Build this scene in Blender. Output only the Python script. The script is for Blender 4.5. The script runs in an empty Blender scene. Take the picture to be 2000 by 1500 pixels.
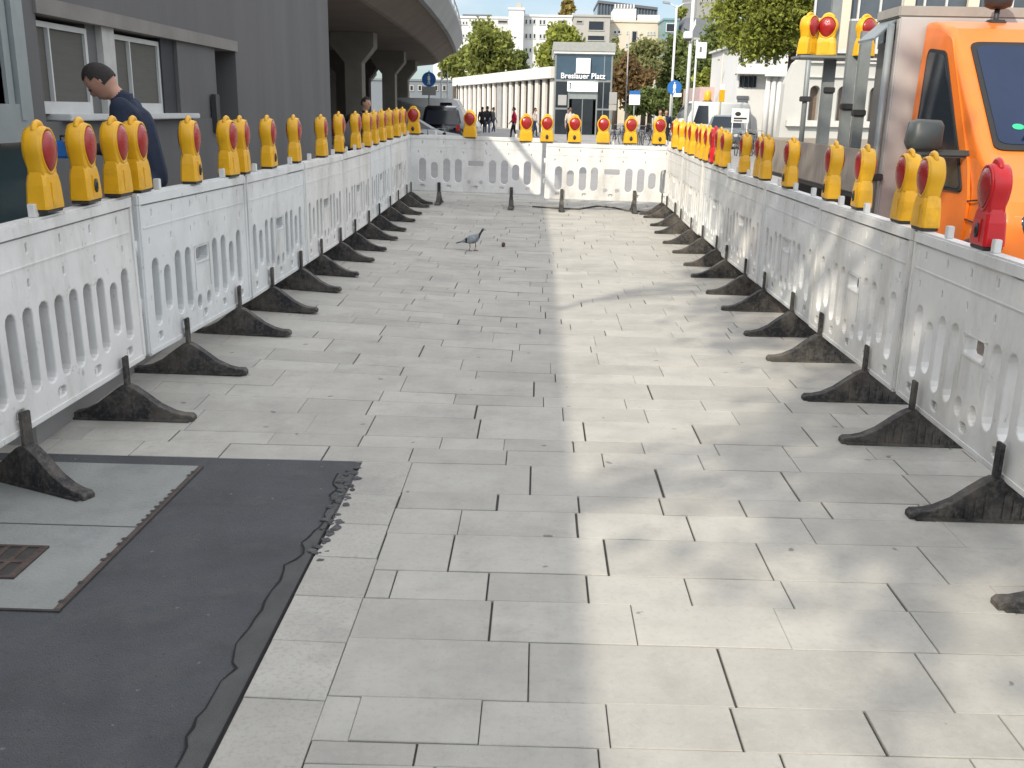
import bpy, bmesh, math, random
from math import sin, cos, tan, atan, radians, pi, sqrt
from mathutils import Vector, Matrix
random.seed(7)
SC = bpy.context.scene
COL = SC.collection
# ------------------------------------------------------------------ camera
F = 1900.0; CH = 1.65; PITCH = atan(535/1900); YAW = 0.0226; RHO = 0.02
fw = Vector((-sin(YAW)*cos(PITCH), cos(YAW)*cos(PITCH), -sin(PITCH)))
r0 = Vector((cos(YAW), sin(YAW), 0)); u0 = r0.cross(fw)
RT = cos(RHO)*r0 + sin(RHO)*u0; UP = cos(RHO)*u0 - sin(RHO)*r0
cd = bpy.data.cameras.new("camera"); cam = bpy.data.objects.new("camera", cd); COL.objects.link(cam)
cd.sensor_width = 36; cd.lens = 36*F/2000; cd.clip_start = 0.05; cd.clip_end = 2000
M = Matrix((RT, UP, -fw)).transposed().to_4x4(); M.translation = (0, 0, CH)
cam.matrix_world = M
SC.camera = cam
# ------------------------------------------------------------------ sky, sun, exposure
SUN = Vector((-0.84, -1.29, 1.0)).normalized()
w = bpy.data.worlds.new("World"); SC.world = w; w.use_nodes = True
nt = w.node_tree; bg = nt.nodes['Background']
sky = nt.nodes.new('ShaderNodeTexSky'); sky.sky_type = 'NISHITA'; sky.sun_disc = False
sky.sun_elevation = math.asin(SUN.z); sky.sun_rotation = math.atan2(SUN.x, SUN.y) % (2*pi)
sky.air_density = 1.0; sky.dust_density = .6; sky.ozone_density = 1.0
tc = nt.nodes.new('ShaderNodeTexCoord'); mp = nt.nodes.new('ShaderNodeMapping'); mp.inputs['Scale'].default_value = (3, 3, 8)
nz = nt.nodes.new('ShaderNodeTexNoise'); nz.inputs['Scale'].default_value = 1.6; nz.inputs['Detail'].default_value = 6
cr = nt.nodes.new('ShaderNodeValToRGB'); cr.color_ramp.elements[0].position = .36; cr.color_ramp.elements[1].position = .6
mx = nt.nodes.new('ShaderNodeMixRGB'); mx.inputs[2].default_value = (9.6, 9.2, 8.7, 1)
mu = nt.nodes.new('ShaderNodeMath'); mu.operation = 'MULTIPLY'; mu.inputs[1].default_value = .85
nt.links.new(tc.outputs['Generated'], mp.inputs[0]); nt.links.new(mp.outputs[0], nz.inputs['Vector'])
nt.links.new(nz.outputs['Fac'], cr.inputs[0]); nt.links.new(cr.outputs[0], mu.inputs[0]); nt.links.new(mu.outputs[0], mx.inputs[0])
nt.links.new(sky.outputs[0], mx.inputs[1]); sx_ = nt.nodes.new('ShaderNodeSeparateXYZ'); nt.links.new(tc.outputs['Generated'], sx_.inputs[0])
hz = nt.nodes.new('ShaderNodeMapRange'); hz.interpolation_type = 'SMOOTHSTEP'; hz.inputs[1].default_value = .05; hz.inputs[2].default_value = .38; nt.links.new(sx_.outputs['Z'], hz.inputs[0])
tint = nt.nodes.new('ShaderNodeMixRGB'); tint.inputs[1].default_value = (.28, .33, .385, 1); tint.inputs[2].default_value = (1, 1, 1, 1); nt.links.new(hz.outputs[0], tint.inputs[0])
mlt = nt.nodes.new('ShaderNodeMixRGB'); mlt.blend_type = 'MULTIPLY'; mlt.inputs[0].default_value = 1; nt.links.new(mx.outputs[0], mlt.inputs[1]); nt.links.new(tint.outputs[0], mlt.inputs[2]); nt.links.new(mlt.outputs[0], bg.inputs[0])
bg.inputs[1].default_value = 0.14
sl = bpy.data.lights.new("sun", 'SUN'); sl.energy = 2.1; sl.angle = radians(.53); sl.color = (1, .91, .76)
so = bpy.data.objects.new("sun", sl); COL.objects.link(so); so.rotation_euler = SUN.to_track_quat('Z', 'Y').to_euler(); so.location = (-20, -30, 40)
SC.view_settings.view_transform = 'Standard'; SC.view_settings.look = 'None'; SC.view_settings.gamma = 1
SC.view_settings.exposure = 1.03
# ------------------------------------------------------------------ measuring helpers (photo pixel -> world point)
def ray(px, py): return fw + RT*((px-1000)/F) - UP*((py-750)/F)
def sm(a, b, x):
    t = min(1, max(0, (x-a)/(b-a))); return t*t*(3-2*t)
def zf(x, y):
    return .046*min(3, max(0, -x-.2))*sm(4.3, 7, y) + .07*sm(11, 16.5, y)
def gnd(px, py):
    d = ray(px, py); z = 0
    for i in range(40):
        t = (z-CH)/d.z; x, y = d.x*t, d.y*t; z = zf(x, y)
    return x, y
def atY(px, py, Y):
    d = ray(px, py); t = Y/d.y; return d.x*t, CH+d.z*t
def atX(px, py, X):
    d = ray(px, py); t = X/d.x; return d.y*t, CH+d.z*t
# ------------------------------------------------------------------ materials
MATS = {}
def mat(name, col, rough=.6, var=.12, scale=6.0, bump=0.0, bscale=60.0, metal=0.0, trans=0.0, island=0.0, spec=.5, emit=0, streak=None, coat=0, rnd=False):
    if name in MATS: return MATS[name]
    m = bpy.data.materials.new(name); m.use_nodes = True; MATS[name] = m
    n = m.node_tree; b = n.nodes['Principled BSDF']; L = n.links
    b.inputs['Roughness'].default_value = rough; b.inputs['Metallic'].default_value = metal
    b.inputs['Specular IOR Level'].default_value = spec
    if coat: b.inputs['Coat Weight'].default_value = coat; b.inputs['Coat Roughness'].default_value = .08
    t = n.nodes.new('ShaderNodeTexCoord'); z = n.nodes.new('ShaderNodeTexNoise')
    z.inputs['Scale'].default_value = scale; z.inputs['Detail'].default_value = 7; z.inputs['Roughness'].default_value = .62
    src = t.outputs['Object']
    if streak:
        mpn = n.nodes.new('ShaderNodeMapping'); mpn.inputs['Scale'].default_value = streak; L.new(src, mpn.inputs[0]); src = mpn.outputs[0]
    if rnd:
        oi = n.nodes.new('ShaderNodeObjectInfo'); va = n.nodes.new('ShaderNodeVectorMath'); va.operation = 'MULTIPLY_ADD'
        va.inputs[1].default_value = (1, 1, 1); ms = n.nodes.new('ShaderNodeVectorMath'); ms.operation = 'SCALE'; ms.inputs[0].default_value = (37, 53, 71)
        L.new(oi.outputs['Random'], ms.inputs['Scale']); L.new(src, va.inputs[0]); L.new(ms.outputs[0], va.inputs[2]); src = va.outputs[0]; m['rnd'] = 1
    L.new(src, z.inputs['Vector'])
    r = n.nodes.new('ShaderNodeMapRange'); r.inputs[1].default_value = .28; r.inputs[2].default_value = .72
    r.inputs[3].default_value = 1-var; r.inputs[4].default_value = 1+var
    L.new(z.outputs['Fac'], r.inputs[0]); fac = r.outputs[0]
    if island:
        g = n.nodes.new('ShaderNodeNewGeometry'); r2 = n.nodes.new('ShaderNodeMapRange')
        r2.inputs[3].default_value = 1-island; r2.inputs[4].default_value = 1+island
        L.new(g.outputs['Random Per Island'], r2.inputs[0])
        ml = n.nodes.new('ShaderNodeMath'); ml.operation = 'MULTIPLY'; L.new(fac, ml.inputs[0]); L.new(r2.outputs[0], ml.inputs[1]); fac = ml.outputs[0]
    h = n.nodes.new('ShaderNodeVectorMath'); h.operation = 'SCALE'; h.inputs[0].default_value = col[:3]
    L.new(fac, h.inputs['Scale']); L.new(h.outputs[0], b.inputs['Base Color'])
    if bump:
        z2 = n.nodes.new('ShaderNodeTexNoise'); z2.inputs['Scale'].default_value = bscale; z2.inputs['Detail'].default_value = 4
        L.new(t.outputs['Object'], z2.inputs['Vector'])
        bp = n.nodes.new('ShaderNodeBump'); bp.inputs['Strength'].default_value = bump; bp.inputs['Distance'].default_value = .01
        L.new(z2.outputs['Fac'], bp.inputs['Height']); L.new(bp.outputs[0], b.inputs['Normal'])
    if trans:
        tr = n.nodes.new('ShaderNodeBsdfTranslucent'); L.new(h.outputs[0], tr.inputs[0])
        mxs = n.nodes.new('ShaderNodeMixShader'); mxs.inputs[0].default_value = trans
        L.new(b.outputs[0], mxs.inputs[1]); L.new(tr.outputs[0], mxs.inputs[2])
        L.new(mxs.outputs[0], n.nodes['Material Output'].inputs[0])
    if emit:
        b.inputs['Emission Strength'].default_value = emit; L.new(h.outputs[0], b.inputs['Emission Color'])
    return m
def dirty(m, col, lo=.52, hi=.72, scale=3.0, amount=.7, stretch=(1, 1, 1)):
    """add blotchy dirt of its own colour over a material"""
    n = m.node_tree; L = n.links; b = n.nodes['Principled BSDF']
    src = b.inputs['Base Color'].links[0].from_socket
    t = n.nodes.new('ShaderNodeTexCoord'); mpn = n.nodes.new('ShaderNodeMapping'); mpn.inputs['Scale'].default_value = stretch
    z = n.nodes.new('ShaderNodeTexNoise'); z.inputs['Scale'].default_value = scale; z.inputs['Detail'].default_value = 8; z.inputs['Roughness'].default_value = .7
    so_ = t.outputs['Object']
    if m.get('rnd'):
        oi = n.nodes.new('ShaderNodeObjectInfo'); va = n.nodes.new('ShaderNodeVectorMath'); va.operation = 'ADD'; ms = n.nodes.new('ShaderNodeVectorMath'); ms.operation = 'SCALE'; ms.inputs[0].default_value = (31, 47, 29)
        L.new(oi.outputs['Random'], ms.inputs['Scale']); L.new(so_, va.inputs[0]); L.new(ms.outputs[0], va.inputs[1]); so_ = va.outputs[0]
    L.new(so_, mpn.inputs[0]); L.new(mpn.outputs[0], z.inputs['Vector'])
    r = n.nodes.new('ShaderNodeMapRange'); r.inputs[1].default_value = lo; r.inputs[2].default_value = hi; r.inputs[4].default_value = amount
    L.new(z.outputs['Fac'], r.inputs[0])
    mm = n.nodes.new('ShaderNodeMixRGB'); mm.inputs[2].default_value = (*col, 1)
    L.new(r.outputs[0], mm.inputs[0]); L.new(src, mm.inputs[1]); L.new(mm.outputs[0], b.inputs['Base Color'])
    return m
def spots(m, col, scale, rad, amount=.8, share=.35):
    """small round marks (chewing gum, oil drops) scattered over a surface"""
    n = m.node_tree; L = n.links; b = n.nodes['Principled BSDF']; src = b.inputs['Base Color'].links[0].from_socket
    t = n.nodes.new('ShaderNodeTexCoord'); v = n.nodes.new('ShaderNodeTexVoronoi'); v.inputs['Scale'].default_value = scale
    nz_ = n.nodes.new('ShaderNodeTexNoise'); nz_.inputs['Scale'].default_value = scale*4; va = n.nodes.new('ShaderNodeVectorMath'); va.operation = 'MULTIPLY_ADD'; va.inputs[1].default_value = (.35/scale,)*3
    L.new(t.outputs['Object'], nz_.inputs['Vector']); L.new(nz_.outputs['Color'], va.inputs[0]); L.new(t.outputs['Object'], va.inputs[2]); L.new(va.outputs[0], v.inputs['Vector'])
    r = n.nodes.new('ShaderNodeMapRange'); r.inputs[1].default_value = rad*scale; r.inputs[2].default_value = rad*scale*.55; r.inputs[3].default_value = 0; r.inputs[4].default_value = amount; L.new(v.outputs['Distance'], r.inputs[0])
    sp = n.nodes.new('ShaderNodeSeparateColor'); L.new(v.outputs['Color'], sp.inputs[0]); g_ = n.nodes.new('ShaderNodeMath'); g_.operation = 'LESS_THAN'; g_.inputs[1].default_value = share; L.new(sp.outputs[0], g_.inputs[0])
    ml = n.nodes.new('ShaderNodeMath'); ml.operation = 'MULTIPLY'; L.new(r.outputs[0], ml.inputs[0]); L.new(g_.outputs[0], ml.inputs[1])
    mm = n.nodes.new('ShaderNodeMixRGB'); mm.inputs[2].default_value = (*col, 1); L.new(ml.outputs[0], mm.inputs[0]); L.new(src, mm.inputs[1]); L.new(mm.outputs[0], b.inputs['Base Color'])
    return m
SLAB = mat('paving_concrete', (.355, .345, .312), .86, .12, 3.2, .22, 320, island=.085)
dirty(SLAB, (.19, .185, .175), .52, .8, 1.3, .6); dirty(SLAB, (.2, .19, .165), .54, .78, 5.5, .4); dirty(SLAB, (.21, .2, .185), .52, .66, 45, .22); dirty(SLAB, (.07, .065, .06), .70, .74, 9, .75); dirty(SLAB, (.42, .40, .36), .54, .8, 26, .5)
spots(SLAB, (.12, .115, .11), 5, .017, .8, .6); spots(SLAB, (.14, .13, .115), 1.1, .055, .45, .5); spots(SLAB, (.2, .19, .18), 2.3, .03, .5, .3)
KERB = mat('kerb_concrete', (.355, .345, .312), .86, .12, 3.4, .22, 300, island=.08)
dirty(KERB, (.17, .16, .15), .5, .78, 2.0, .65); dirty(KERB, (.2, .195, .185), .5, .62, 60, .35); dirty(KERB, (.07, .065, .06), .70, .74, 9, .7)
spots(KERB, (.12, .115, .11), 6, .014, .75, .5)
JOINT = mat('joint_grit', (.05, .047, .043), .95, .3, 30)
ASPH = mat('asphalt_dark', (.068, .072, .078), .88, .25, 2.4, .9, 230)
dirty(ASPH, (.10, .103, .105), .52, .7, 5, .55); dirty(ASPH, (.15, .15, .145), .60, .70, 70, .55); dirty(ASPH, (.03, .032, .036), .56, .66, 90, .6); dirty(ASPH, (.05, .05, .053), .56, .7, 1.7, .6, (1, 3, 1))
spots(ASPH, (.2, .2, .19), 16, .008, .7, .25); spots(ASPH, (.04, .04, .042), 2.2, .05, .6, .45)
ASPH2 = mat('asphalt_edge', (.078, .08, .08), .9, .2, 6, .8, 230)
CRACK = mat('crack_dark', (.008, .008, .008), .95, .1)
RUBBLE = mat('rubble', (.07, .071, .072), .9, .25, 20, .8, 80, island=.3)
HATCH = mat('hatch_concrete', (.215, .225, .215), .85, .14, 2.5, .4, 70); dirty(HATCH, (.12, .125, .13), .52, .72, 3, .55)
RUST = mat('rusty_iron', (.06, .042, .035), .8, .4, 18, .6, 60)
IRON = mat('dark_iron', (.03, .027, .026), .7, .3, 20)
PLAZA = mat('plaza_paving', (.26, .255, .25), .9, .12, .4, .2, 20)
WHITE = mat('white_plastic', (.66, .66, .64), .45, .06, 5, .08, 50, rnd=True)
dirty(WHITE, (.30, .28, .24), .48, .74, 2.6, .6, (1, 1, .35)); dirty(WHITE, (.12, .11, .10), .64, .70, 30, .6, (1, 1, .3)); dirty(WHITE, (.2, .19, .18), .62, .70, 14, .5)
WHITE2 = mat('grey_white_plastic', (.62, .64, .635), .45, .06, 5, .08, 50, rnd=True)
dirty(WHITE2, (.28, .275, .25), .48, .74, 2.6, .6, (1, 1, .4)); dirty(WHITE2, (.12, .11, .10), .64, .70, 30, .6, (1, 1, .3)); dirty(WHITE2, (.2, .19, .18), .62, .70, 12, .5)
RUBBER = mat('black_rubber', (.017, .017, .018), .75, .3, 8, .4, 60, rnd=True); dirty(RUBBER, (.15, .13, .105), .42, .68, 5, .75); dirty(RUBBER, (.09, .085, .08), .5, .6, 40, .5)
YEL = mat('yellow_plastic', (.68, .36, .008), .38, .07, 8, .05, 40, rnd=True); dirty(YEL, (.3, .19, .03), .56, .74, 7, .6); dirty(YEL, (.1, .08, .05), .64, .72, 22, .6)
REDP = mat('red_plastic', (.52, .008, .012), .35, .08, 8, .05, 40)
LENS = mat('red_lens', (.31, .013, .012), .2, .1, 30, .5, 160, coat=.3)
n_ = LENS.node_tree; vo = n_.nodes.new('ShaderNodeTexVoronoi'); vo.inputs['Scale'].default_value = 130; vo.inputs['Randomness'].default_value = 0; tt_ = n_.nodes.new('ShaderNodeTexCoord')
bb_ = n_.nodes.new('ShaderNodeBump'); bb_.inputs['Strength'].default_value = .3; bb_.inputs['Distance'].default_value = .006; n_.links.new(tt_.outputs['Object'], vo.inputs['Vector']); n_.links.new(vo.outputs['Distance'], bb_.inputs['Height']); n_.links.new(bb_.outputs[0], n_.nodes['Principled BSDF'].inputs['Normal'])
DARKP = mat('dark_plastic', (.03, .03, .032), .5, .15, 10)
PLASTER = mat('grey_plaster', (.110, .108, .108), .9, .14, 1.4, .25, 40, streak=(1, 1, .12)); dirty(PLASTER, (.13, .13, .125), .55, .75, .7, .45, (1, 1, .2))
LINTEL = mat('weathered_lintel', (.19, .18, .165), .9, .16, 2, .3, 40)
FRAMEW = mat('white_window_frame', (.5, .51, .5), .5, .06, 8)
FRAMEG = mat('grey_window_frame', (.24, .27, .27), .45, .08, 6)
BLIND = mat('beige_blind', (.085, .082, .07), .7, .1, 4, streak=(1, 1, 12))
TEAL = mat('teal_glass', (.012, .035, .042), .12, .15, 3, coat=.3)
GLASSD = mat('dark_glass', (.02, .026, .034), .1, .2, 2)
GLASSB = mat('blue_glass', (.05, .085, .12), .1, .2, 1.0)
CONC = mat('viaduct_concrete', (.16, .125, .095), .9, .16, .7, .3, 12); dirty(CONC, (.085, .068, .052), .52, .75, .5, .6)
CONCL = mat('light_concrete', (.34, .34, .33), .9, .12, .6, .2, 12)
CONCD = mat('shaded_pier_concrete', (.09, .078, .064), .9, .2, .4)
WALLW = mat('white_render', (.62, .62, .605), .9, .05, .3)
WALLC = mat('cream_render', (.55, .49, .39), .9, .07, .3)
WALLG = mat('grey_render', (.36, .35, .32), .9, .08, .3)
ROOFB = mat('brown_roof', (.2, .15, .13), .9, .1, .5)
SLATE = mat('slate_roof', (.1, .11, .125), .7, .12, .6)
STONE = mat('pale_stone', (.45, .45, .42), .85, .1, .5, .2, 10)
FINM = mat('fin_stone', (.72, .69, .63), .85, .07, .6)
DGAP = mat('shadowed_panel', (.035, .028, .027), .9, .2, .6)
STEEL = mat('galvanised_steel', (.22, .24, .24), .5, .12, 9, metal=.25)
MASTW = mat('mast_paint', (.62, .64, .62), .5, .06, 3)
ORANGE = mat('orange_paint', (.70, .16, .01), .4, .06, 3, coat=.2)
dirty(ORANGE, (.30, .14, .06), .55, .75, 4, .4)
SILVER = mat('silver_panel', (.42, .40, .385), .45, .08, 1.4, metal=.15, streak=(1, 1, .2))
SHUT = mat('grey_shutter', (.15, .15, .14), .6, .1, 1, streak=(1, 1, .3))
PLY = mat('tan_plywood', (.30, .265, .225), .8, .15, 2, streak=(1, 8, 1))
MIRR = mat('mirror_housing', (.05, .058, .056), .45, .1, 6)
CHROME = mat('chrome', (.72, .72, .72), .2, .05, 8, metal=.5)
BLACK = mat('black_trim', (.012, .012, .013), .7, .15, 8)
CARG = mat('grey_car_paint', (.10, .125, .14), .3, .05, 3, coat=.4)
CARW = mat('white_car_paint', (.5, .51, .5), .35, .04, 3, coat=.3)
CARK = mat('black_car_paint', (.02, .022, .028), .25, .05, 3, coat=.4)
CARS = mat('silver_car_paint', (.38, .38, .38), .35, .05, 3, coat=.4)
BLUE = mat('sign_blue', (.02, .14, .42), .45, .05, 4)
SIGNW = mat('sign_white', (.8, .81, .82), .5, .03, 4)
LIT = mat('lit_white_sign', (.9, .97, .93), .5, .03, 2, emit=.35)
BARK = mat('bark', (.09, .07, .055), .95, .25, 8, .6, 30)
BIKE = mat('bike_paint', (.05, .055, .07), .4, .3, 4)
BIKES = mat('bike_silver', (.35, .36, .38), .35, .2, 4, metal=.4)
SKIN = mat('skin', (.42, .23, .16), .6, .08, 10)
HAIR = mat('dark_hair', (.018, .014, .012), .8, .3, 30, .5, 90)
NAVY = mat('navy_cloth', (.012, .02, .042), .9, .2, 9, .4, 50)
NAVY2 = mat('work_trousers', (.02, .03, .055), .9, .2, 9, .4, 50)
BLKC = mat('black_cloth', (.014, .014, .017), .9, .2, 9)
GRYC = mat('grey_cloth', (.16, .16, .16), .9, .2, 9)
REDC = mat('red_cloth', (.5, .012, .05), .85, .15, 9)
BRNC = mat('brown_cloth', (.2, .09, .06), .9, .2, 9)
PINKC = mat('pale_cloth', (.5, .42, .38), .9, .15, 9)
JEAN = mat('denim', (.05, .075, .13), .9, .2, 9)
def leafmat(n, c): return mat(n, c, .65, .3, .8, trans=.45, island=.5, spec=.25)
LEAFG = leafmat('leaf_green', (.23, .255, .065)); LEAFY = leafmat('leaf_yellow_green', (.27, .30, .06))
LEAFD = leafmat('leaf_dark', (.16, .20, .065)); LEAFB = leafmat('leaf_autumn', (.19, .125, .055)); LEAFP = leafmat('leaf_pale', (.26, .27, .11))
# ------------------------------------------------------------------ mesh helpers
class MB:
    def __init__(s): s.v = []; s.f = []; s.m = []; s.sm = []
    def add(s, vs, fs, mi=0, smooth=False):
        o = len(s.v); s.v += [tuple(v) for v in vs]
        for f in fs: s.f.append(tuple(i+o for i in f)); s.m.append(mi); s.sm.append(smooth)
    def box(s, x0, x1, y0, y1, z0, z1, mi=0):
        s.add([(x0,y0,z0),(x1,y0,z0),(x1,y1,z0),(x0,y1,z0),(x0,y0,z1),(x1,y0,z1),(x1,y1,z1),(x0,y1,z1)],
              [(3,2,1,0),(4,5,6,7),(0,1,5,4),(1,2,6,5),(2,3,7,6),(3,0,4,7)], mi)
    def cbox(s, x0, x1, y0, y1, z0, z1, c=.006, mi=0):
        """box with chamfered edges"""
        b = bmesh.new(); bmesh.ops.create_cube(b, size=1)
        for v in b.verts: v.co = ((x0+x1)/2+v.co.x*(x1-x0), (y0+y1)/2+v.co.y*(y1-y0), (z0+z1)/2+v.co.z*(z1-z0))
        c = min(c, .45*min(x1-x0, y1-y0, z1-z0))
        bmesh.ops.bevel(b, geom=b.edges[:], offset=c, segments=2, affect='EDGES'); s.bm(b, mi)
    def bm(s, b, mi=0, smooth=False, mtx=None):
        b.verts.index_update(); vs = [(mtx @ v.co) if mtx else v.co.copy() for v in b.verts]
        s.add(vs, [[v.index for v in f.verts] for f in b.faces], mi, smooth); b.free()
    def quad(s, a, b, c, d, mi=0): s.add([a, b, c, d], [(0, 1, 2, 3)], mi)
    def tube(s, pts, r, n=8, mi=0, cap=True, closed=False):
        pts = [Vector(p) for p in pts]; rs = r if isinstance(r, (list, tuple)) else [r]*len(pts); N = len(pts); vs = []
        for i, p in enumerate(pts):
            a = pts[(i-1) % N] if (i or closed) else p; b = pts[(i+1) % N] if (i < N-1 or closed) else p
            t = (b-a).normalized(); u = t.cross(Vector((0, 0, 1)))
            if u.length < .15: u = t.cross(Vector((1, 0, 0)))
            u.normalize(); w_ = t.cross(u)
            vs += [p + u*cos(2*pi*k/n)*rs[i] + w_*sin(2*pi*k/n)*rs[i] for k in range(n)]
        fs = []
        for i in range(N if closed else N-1):
            j = (i+1) % N
            fs += [(i*n+k, i*n+(k+1) % n, j*n+(k+1) % n, j*n+k) for k in range(n)]
        if cap and not closed: fs += [tuple(range(n))[::-1], tuple((N-1)*n+k for k in range(n))]
        s.add(vs, fs, mi, True)
    def loft(s, rings, mi=0, cap=True, smooth=True):
        n = len(rings[0]); vs = [p for r in rings for p in r]; fs = []
        for i in range(len(rings)-1):
            fs += [(i*n+k, i*n+(k+1) % n, (i+1)*n+(k+1) % n, (i+1)*n+k) for k in range(n)]
        if cap: fs += [tuple(range(n))[::-1], tuple((len(rings)-1)*n+k for k in range(n))]
        s.add(vs, fs, mi, smooth)
    def prism(s, poly, a, b, axis='x', mi=0):
        """polygon in the plane normal to axis, extruded a..b"""
        def P(u, v, t): return {'x': (t, u, v), 'y': (u, t, v), 'z': (u, v, t)}[axis]
        n = len(poly); vs = [P(u, v, a) for u, v in poly]+[P(u, v, b) for u, v in poly]
        fs = [tuple(range(n)), tuple(range(n, 2*n))[::-1]]+[(i, i+n, (i+1) % n+n, (i+1) % n) for i in range(n)]
        s.add(vs, fs, mi)
    def ell(s, c, r, seg=16, rings=10, mi=0, mtx=None):
        b = bmesh.new(); bmesh.ops.create_uvsphere(b, u_segments=seg, v_segments=rings, radius=1)
        for v in b.verts: v.co = Vector((v.co.x*r[0], v.co.y*r[1], v.co.z*r[2]))
        m = Matrix.Translation(c) @ (mtx or Matrix()); s.bm(b, mi, True, m)
    def mesh(s, name, mats):
        me = bpy.data.meshes.new(name); me.from_pydata(s.v, [], s.f)
        for m in (mats if isinstance(mats, (list, tuple)) else [mats]): me.materials.append(m)
        me.polygons.foreach_set('material_index', s.m); me.polygons.foreach_set('use_smooth', s.sm)
        b = bmesh.new(); b.from_mesh(me); bmesh.ops.recalc_face_normals(b, faces=b.faces[:]); b.to_mesh(me); b.free()
        me.update(); return me
    def build(s, name, mats, parent=None, **kw): return obj(name, s.mesh(name, mats), parent, **kw)
def obj(name, me, parent=None, loc=None, kind=None, label=None, cat=None, group=None):
    o = bpy.data.objects.new(name, me); COL.objects.link(o)
    if parent: o.parent = parent
    if loc: o.location = loc
    tag(o, label, cat, group, kind); return o
def tag(o, label=None, cat=None, group=None, kind=None):
    if label: o['label'] = label
    if cat: o['category'] = cat
    if group: o['group'] = group
    if kind: o['kind'] = kind
    return o
def thing(name, label, cat, loc=(0, 0, 0), rz=0, group=None):
    o = obj(name, None, None, loc, None, label, cat, group); o.rotation_euler = (0, 0, rz); return o
def dup(root, loc, rz=0, label=None, group=None, rx=0, ry=0):
    r = root.copy(); COL.objects.link(r); r.location = loc; r.rotation_euler = (rx, ry, rz)
    if label: r['label'] = label
    if group: r['group'] = group
    for ch in list(root.children):
        c = ch.copy(); COL.objects.link(c); c.parent = r
        for g in list(ch.children):
            d = g.copy(); COL.objects.link(d); d.parent = c
    return r
def plate(loops, half, bev):
    """2D outline with holes -> bevelled plate mesh data lying in XZ, thickness along Y"""
    cu = bpy.data.curves.new('tmp', 'CURVE'); cu.dimensions = '2D'; cu.fill_mode = 'BOTH'
    cu.extrude = half-bev; cu.bevel_depth = bev; cu.bevel_resolution = 1; cu.offset = -bev
    for lp in loops:
        sp = cu.splines.new('POLY'); sp.points.add(len(lp)-1); sp.use_cyclic_u = True
        for p, q in zip(sp.points, lp): p.co = (q[0], q[1], 0, 1)
    o = bpy.data.objects.new('tmp', cu); COL.objects.link(o)
    dg = bpy.context.evaluated_depsgraph_get(); me = bpy.data.meshes.new_from_object(o.evaluated_get(dg))
    bpy.data.objects.remove(o); bpy.data.curves.remove(cu)
    b = bmesh.new(); b.from_mesh(me); bpy.data.meshes.remove(me)
    bmesh.ops.remove_doubles(b, verts=b.verts[:], dist=1e-5)
    for v in b.verts: v.co = Vector((v.co.x, v.co.z, v.co.y))
    return b
def slot(cx, z0, z1, wd, n=5):
    r = wd/2; p = [(cx-r*cos(pi*i/n), z1-r+r*sin(pi*i/n)) for i in range(n+1)]
    return p+[(cx+r*cos(pi*i/n), z0+r-r*sin(pi*i/n)) for i in range(n+1)]
def rect(x0, x1, z0, z1, c=.012):
    return [(x0+c, z0), (x1-c, z0), (x1, z0+c), (x1, z1-c), (x1-c, z1), (x0+c, z1), (x0, z1-c), (x0, z0+c)]
ORD = ['first', 'second', 'third', 'fourth', 'fifth', 'sixth', 'seventh', 'eighth', 'ninth', 'tenth', 'eleventh', 'twelfth', 'thirteenth', 'fourteenth', 'fifteenth', 'sixteenth', 'seventeenth', 'eighteenth', 'nineteenth', 'twentieth', 'twenty-first', 'twenty-second']
# ------------------------------------------------------------------ ground
def patch(name, x0, x1, y0, y1, dz, m, step, **kw):
    g = MB(); nx = max(1, int((x1-x0)/step)); ny = max(1, int((y1-y0)/step)); vs = []
    for j in range(ny+1):
        for i in range(nx+1):
            x = x0+(x1-x0)*i/nx; y = y0+(y1-y0)*j/ny; vs.append((x, y, zf(x, y)+dz))
    g.add(vs, [(j*(nx+1)+i, j*(nx+1)+i+1, (j+1)*(nx+1)+i+1, (j+1)*(nx+1)+i) for j in range(ny) for i in range(nx)])
    return g.build(name, m, kind='structure', **kw)
g = MB(); E = 900
xs = [-E, -60, -20, -8, -3.6, -2.6, -1.5, -.2, 2, 8, 60, E]; ys = [-E, -30, 0, 2.2, 3, 3.8, 4.6, 5.4, 6.2, 7, 9, 11, 12, 13, 14, 15, 16.5, 20, 60, E]
g.add([(x, y, zf(x, y)-.02) for y in ys for x in xs], [(j*12+i, j*12+i+1, (j+1)*12+i+1, (j+1)*12+i) for j in range(len(ys)-1) for i in range(11)])
g.build('ground', PLAZA, kind='structure')
PX0, PX1, PY0, PY1 = -3.6, 6.0, 1.0, 19.0
patch('paving_bed', PX0, PX1, PY0, PY1, -.009, JOINT, .4)
XB = -.575; XA = -.818              # inner and outer edge of the kerb slab band
YA = gnd(520, 893)[1]               # far edge of the asphalt patch
rowspx = [(1500, 1455, [810, 1171, 1525, 1890]), (1455, 1368, [690, 938, 1186, 1435, 1700, 1960]), (1368, 1253, [1033, 1415, 1810]),
          (1253, 1174, [957, 1237, 1522, 1790]), (1174, 1119, [765, 953, 1147, 1342, 1532, 1740, 1935]), (1119, 1047, [880, 1183, 1488, 1805]),
          (1047, 998, [898, 1125, 1346, 1570]), (998, 965, [972, 1130, 1290, 1445, 1605, 1790]), (965, 908, [795, 1036, 1285, 1535, 1770]),
          (908, 880, [800, 990, 1177, 1365, 1545]), (880, 858, [700, 860, 985, 1120, 1255, 1395, 1525]), (858, 820, [600, 720, 935, 1141, 1355, 1570]),
          (820, 793, [580, 715, 930, 1100, 1260, 1430, 1620])]
SK = .010                           # the courses run very slightly askew to the barriers
rows = []
for a, b, j in rowspx:
    ya, yb = gnd(1000, a)[1], gnd(1000, b)[1]
    rows.append((ya, yb, sorted(gnd(p, (a+b)/2)[0] for p in j)))
rows.sort()
y = PY0
first = rows[0][0]
pre = []
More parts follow.
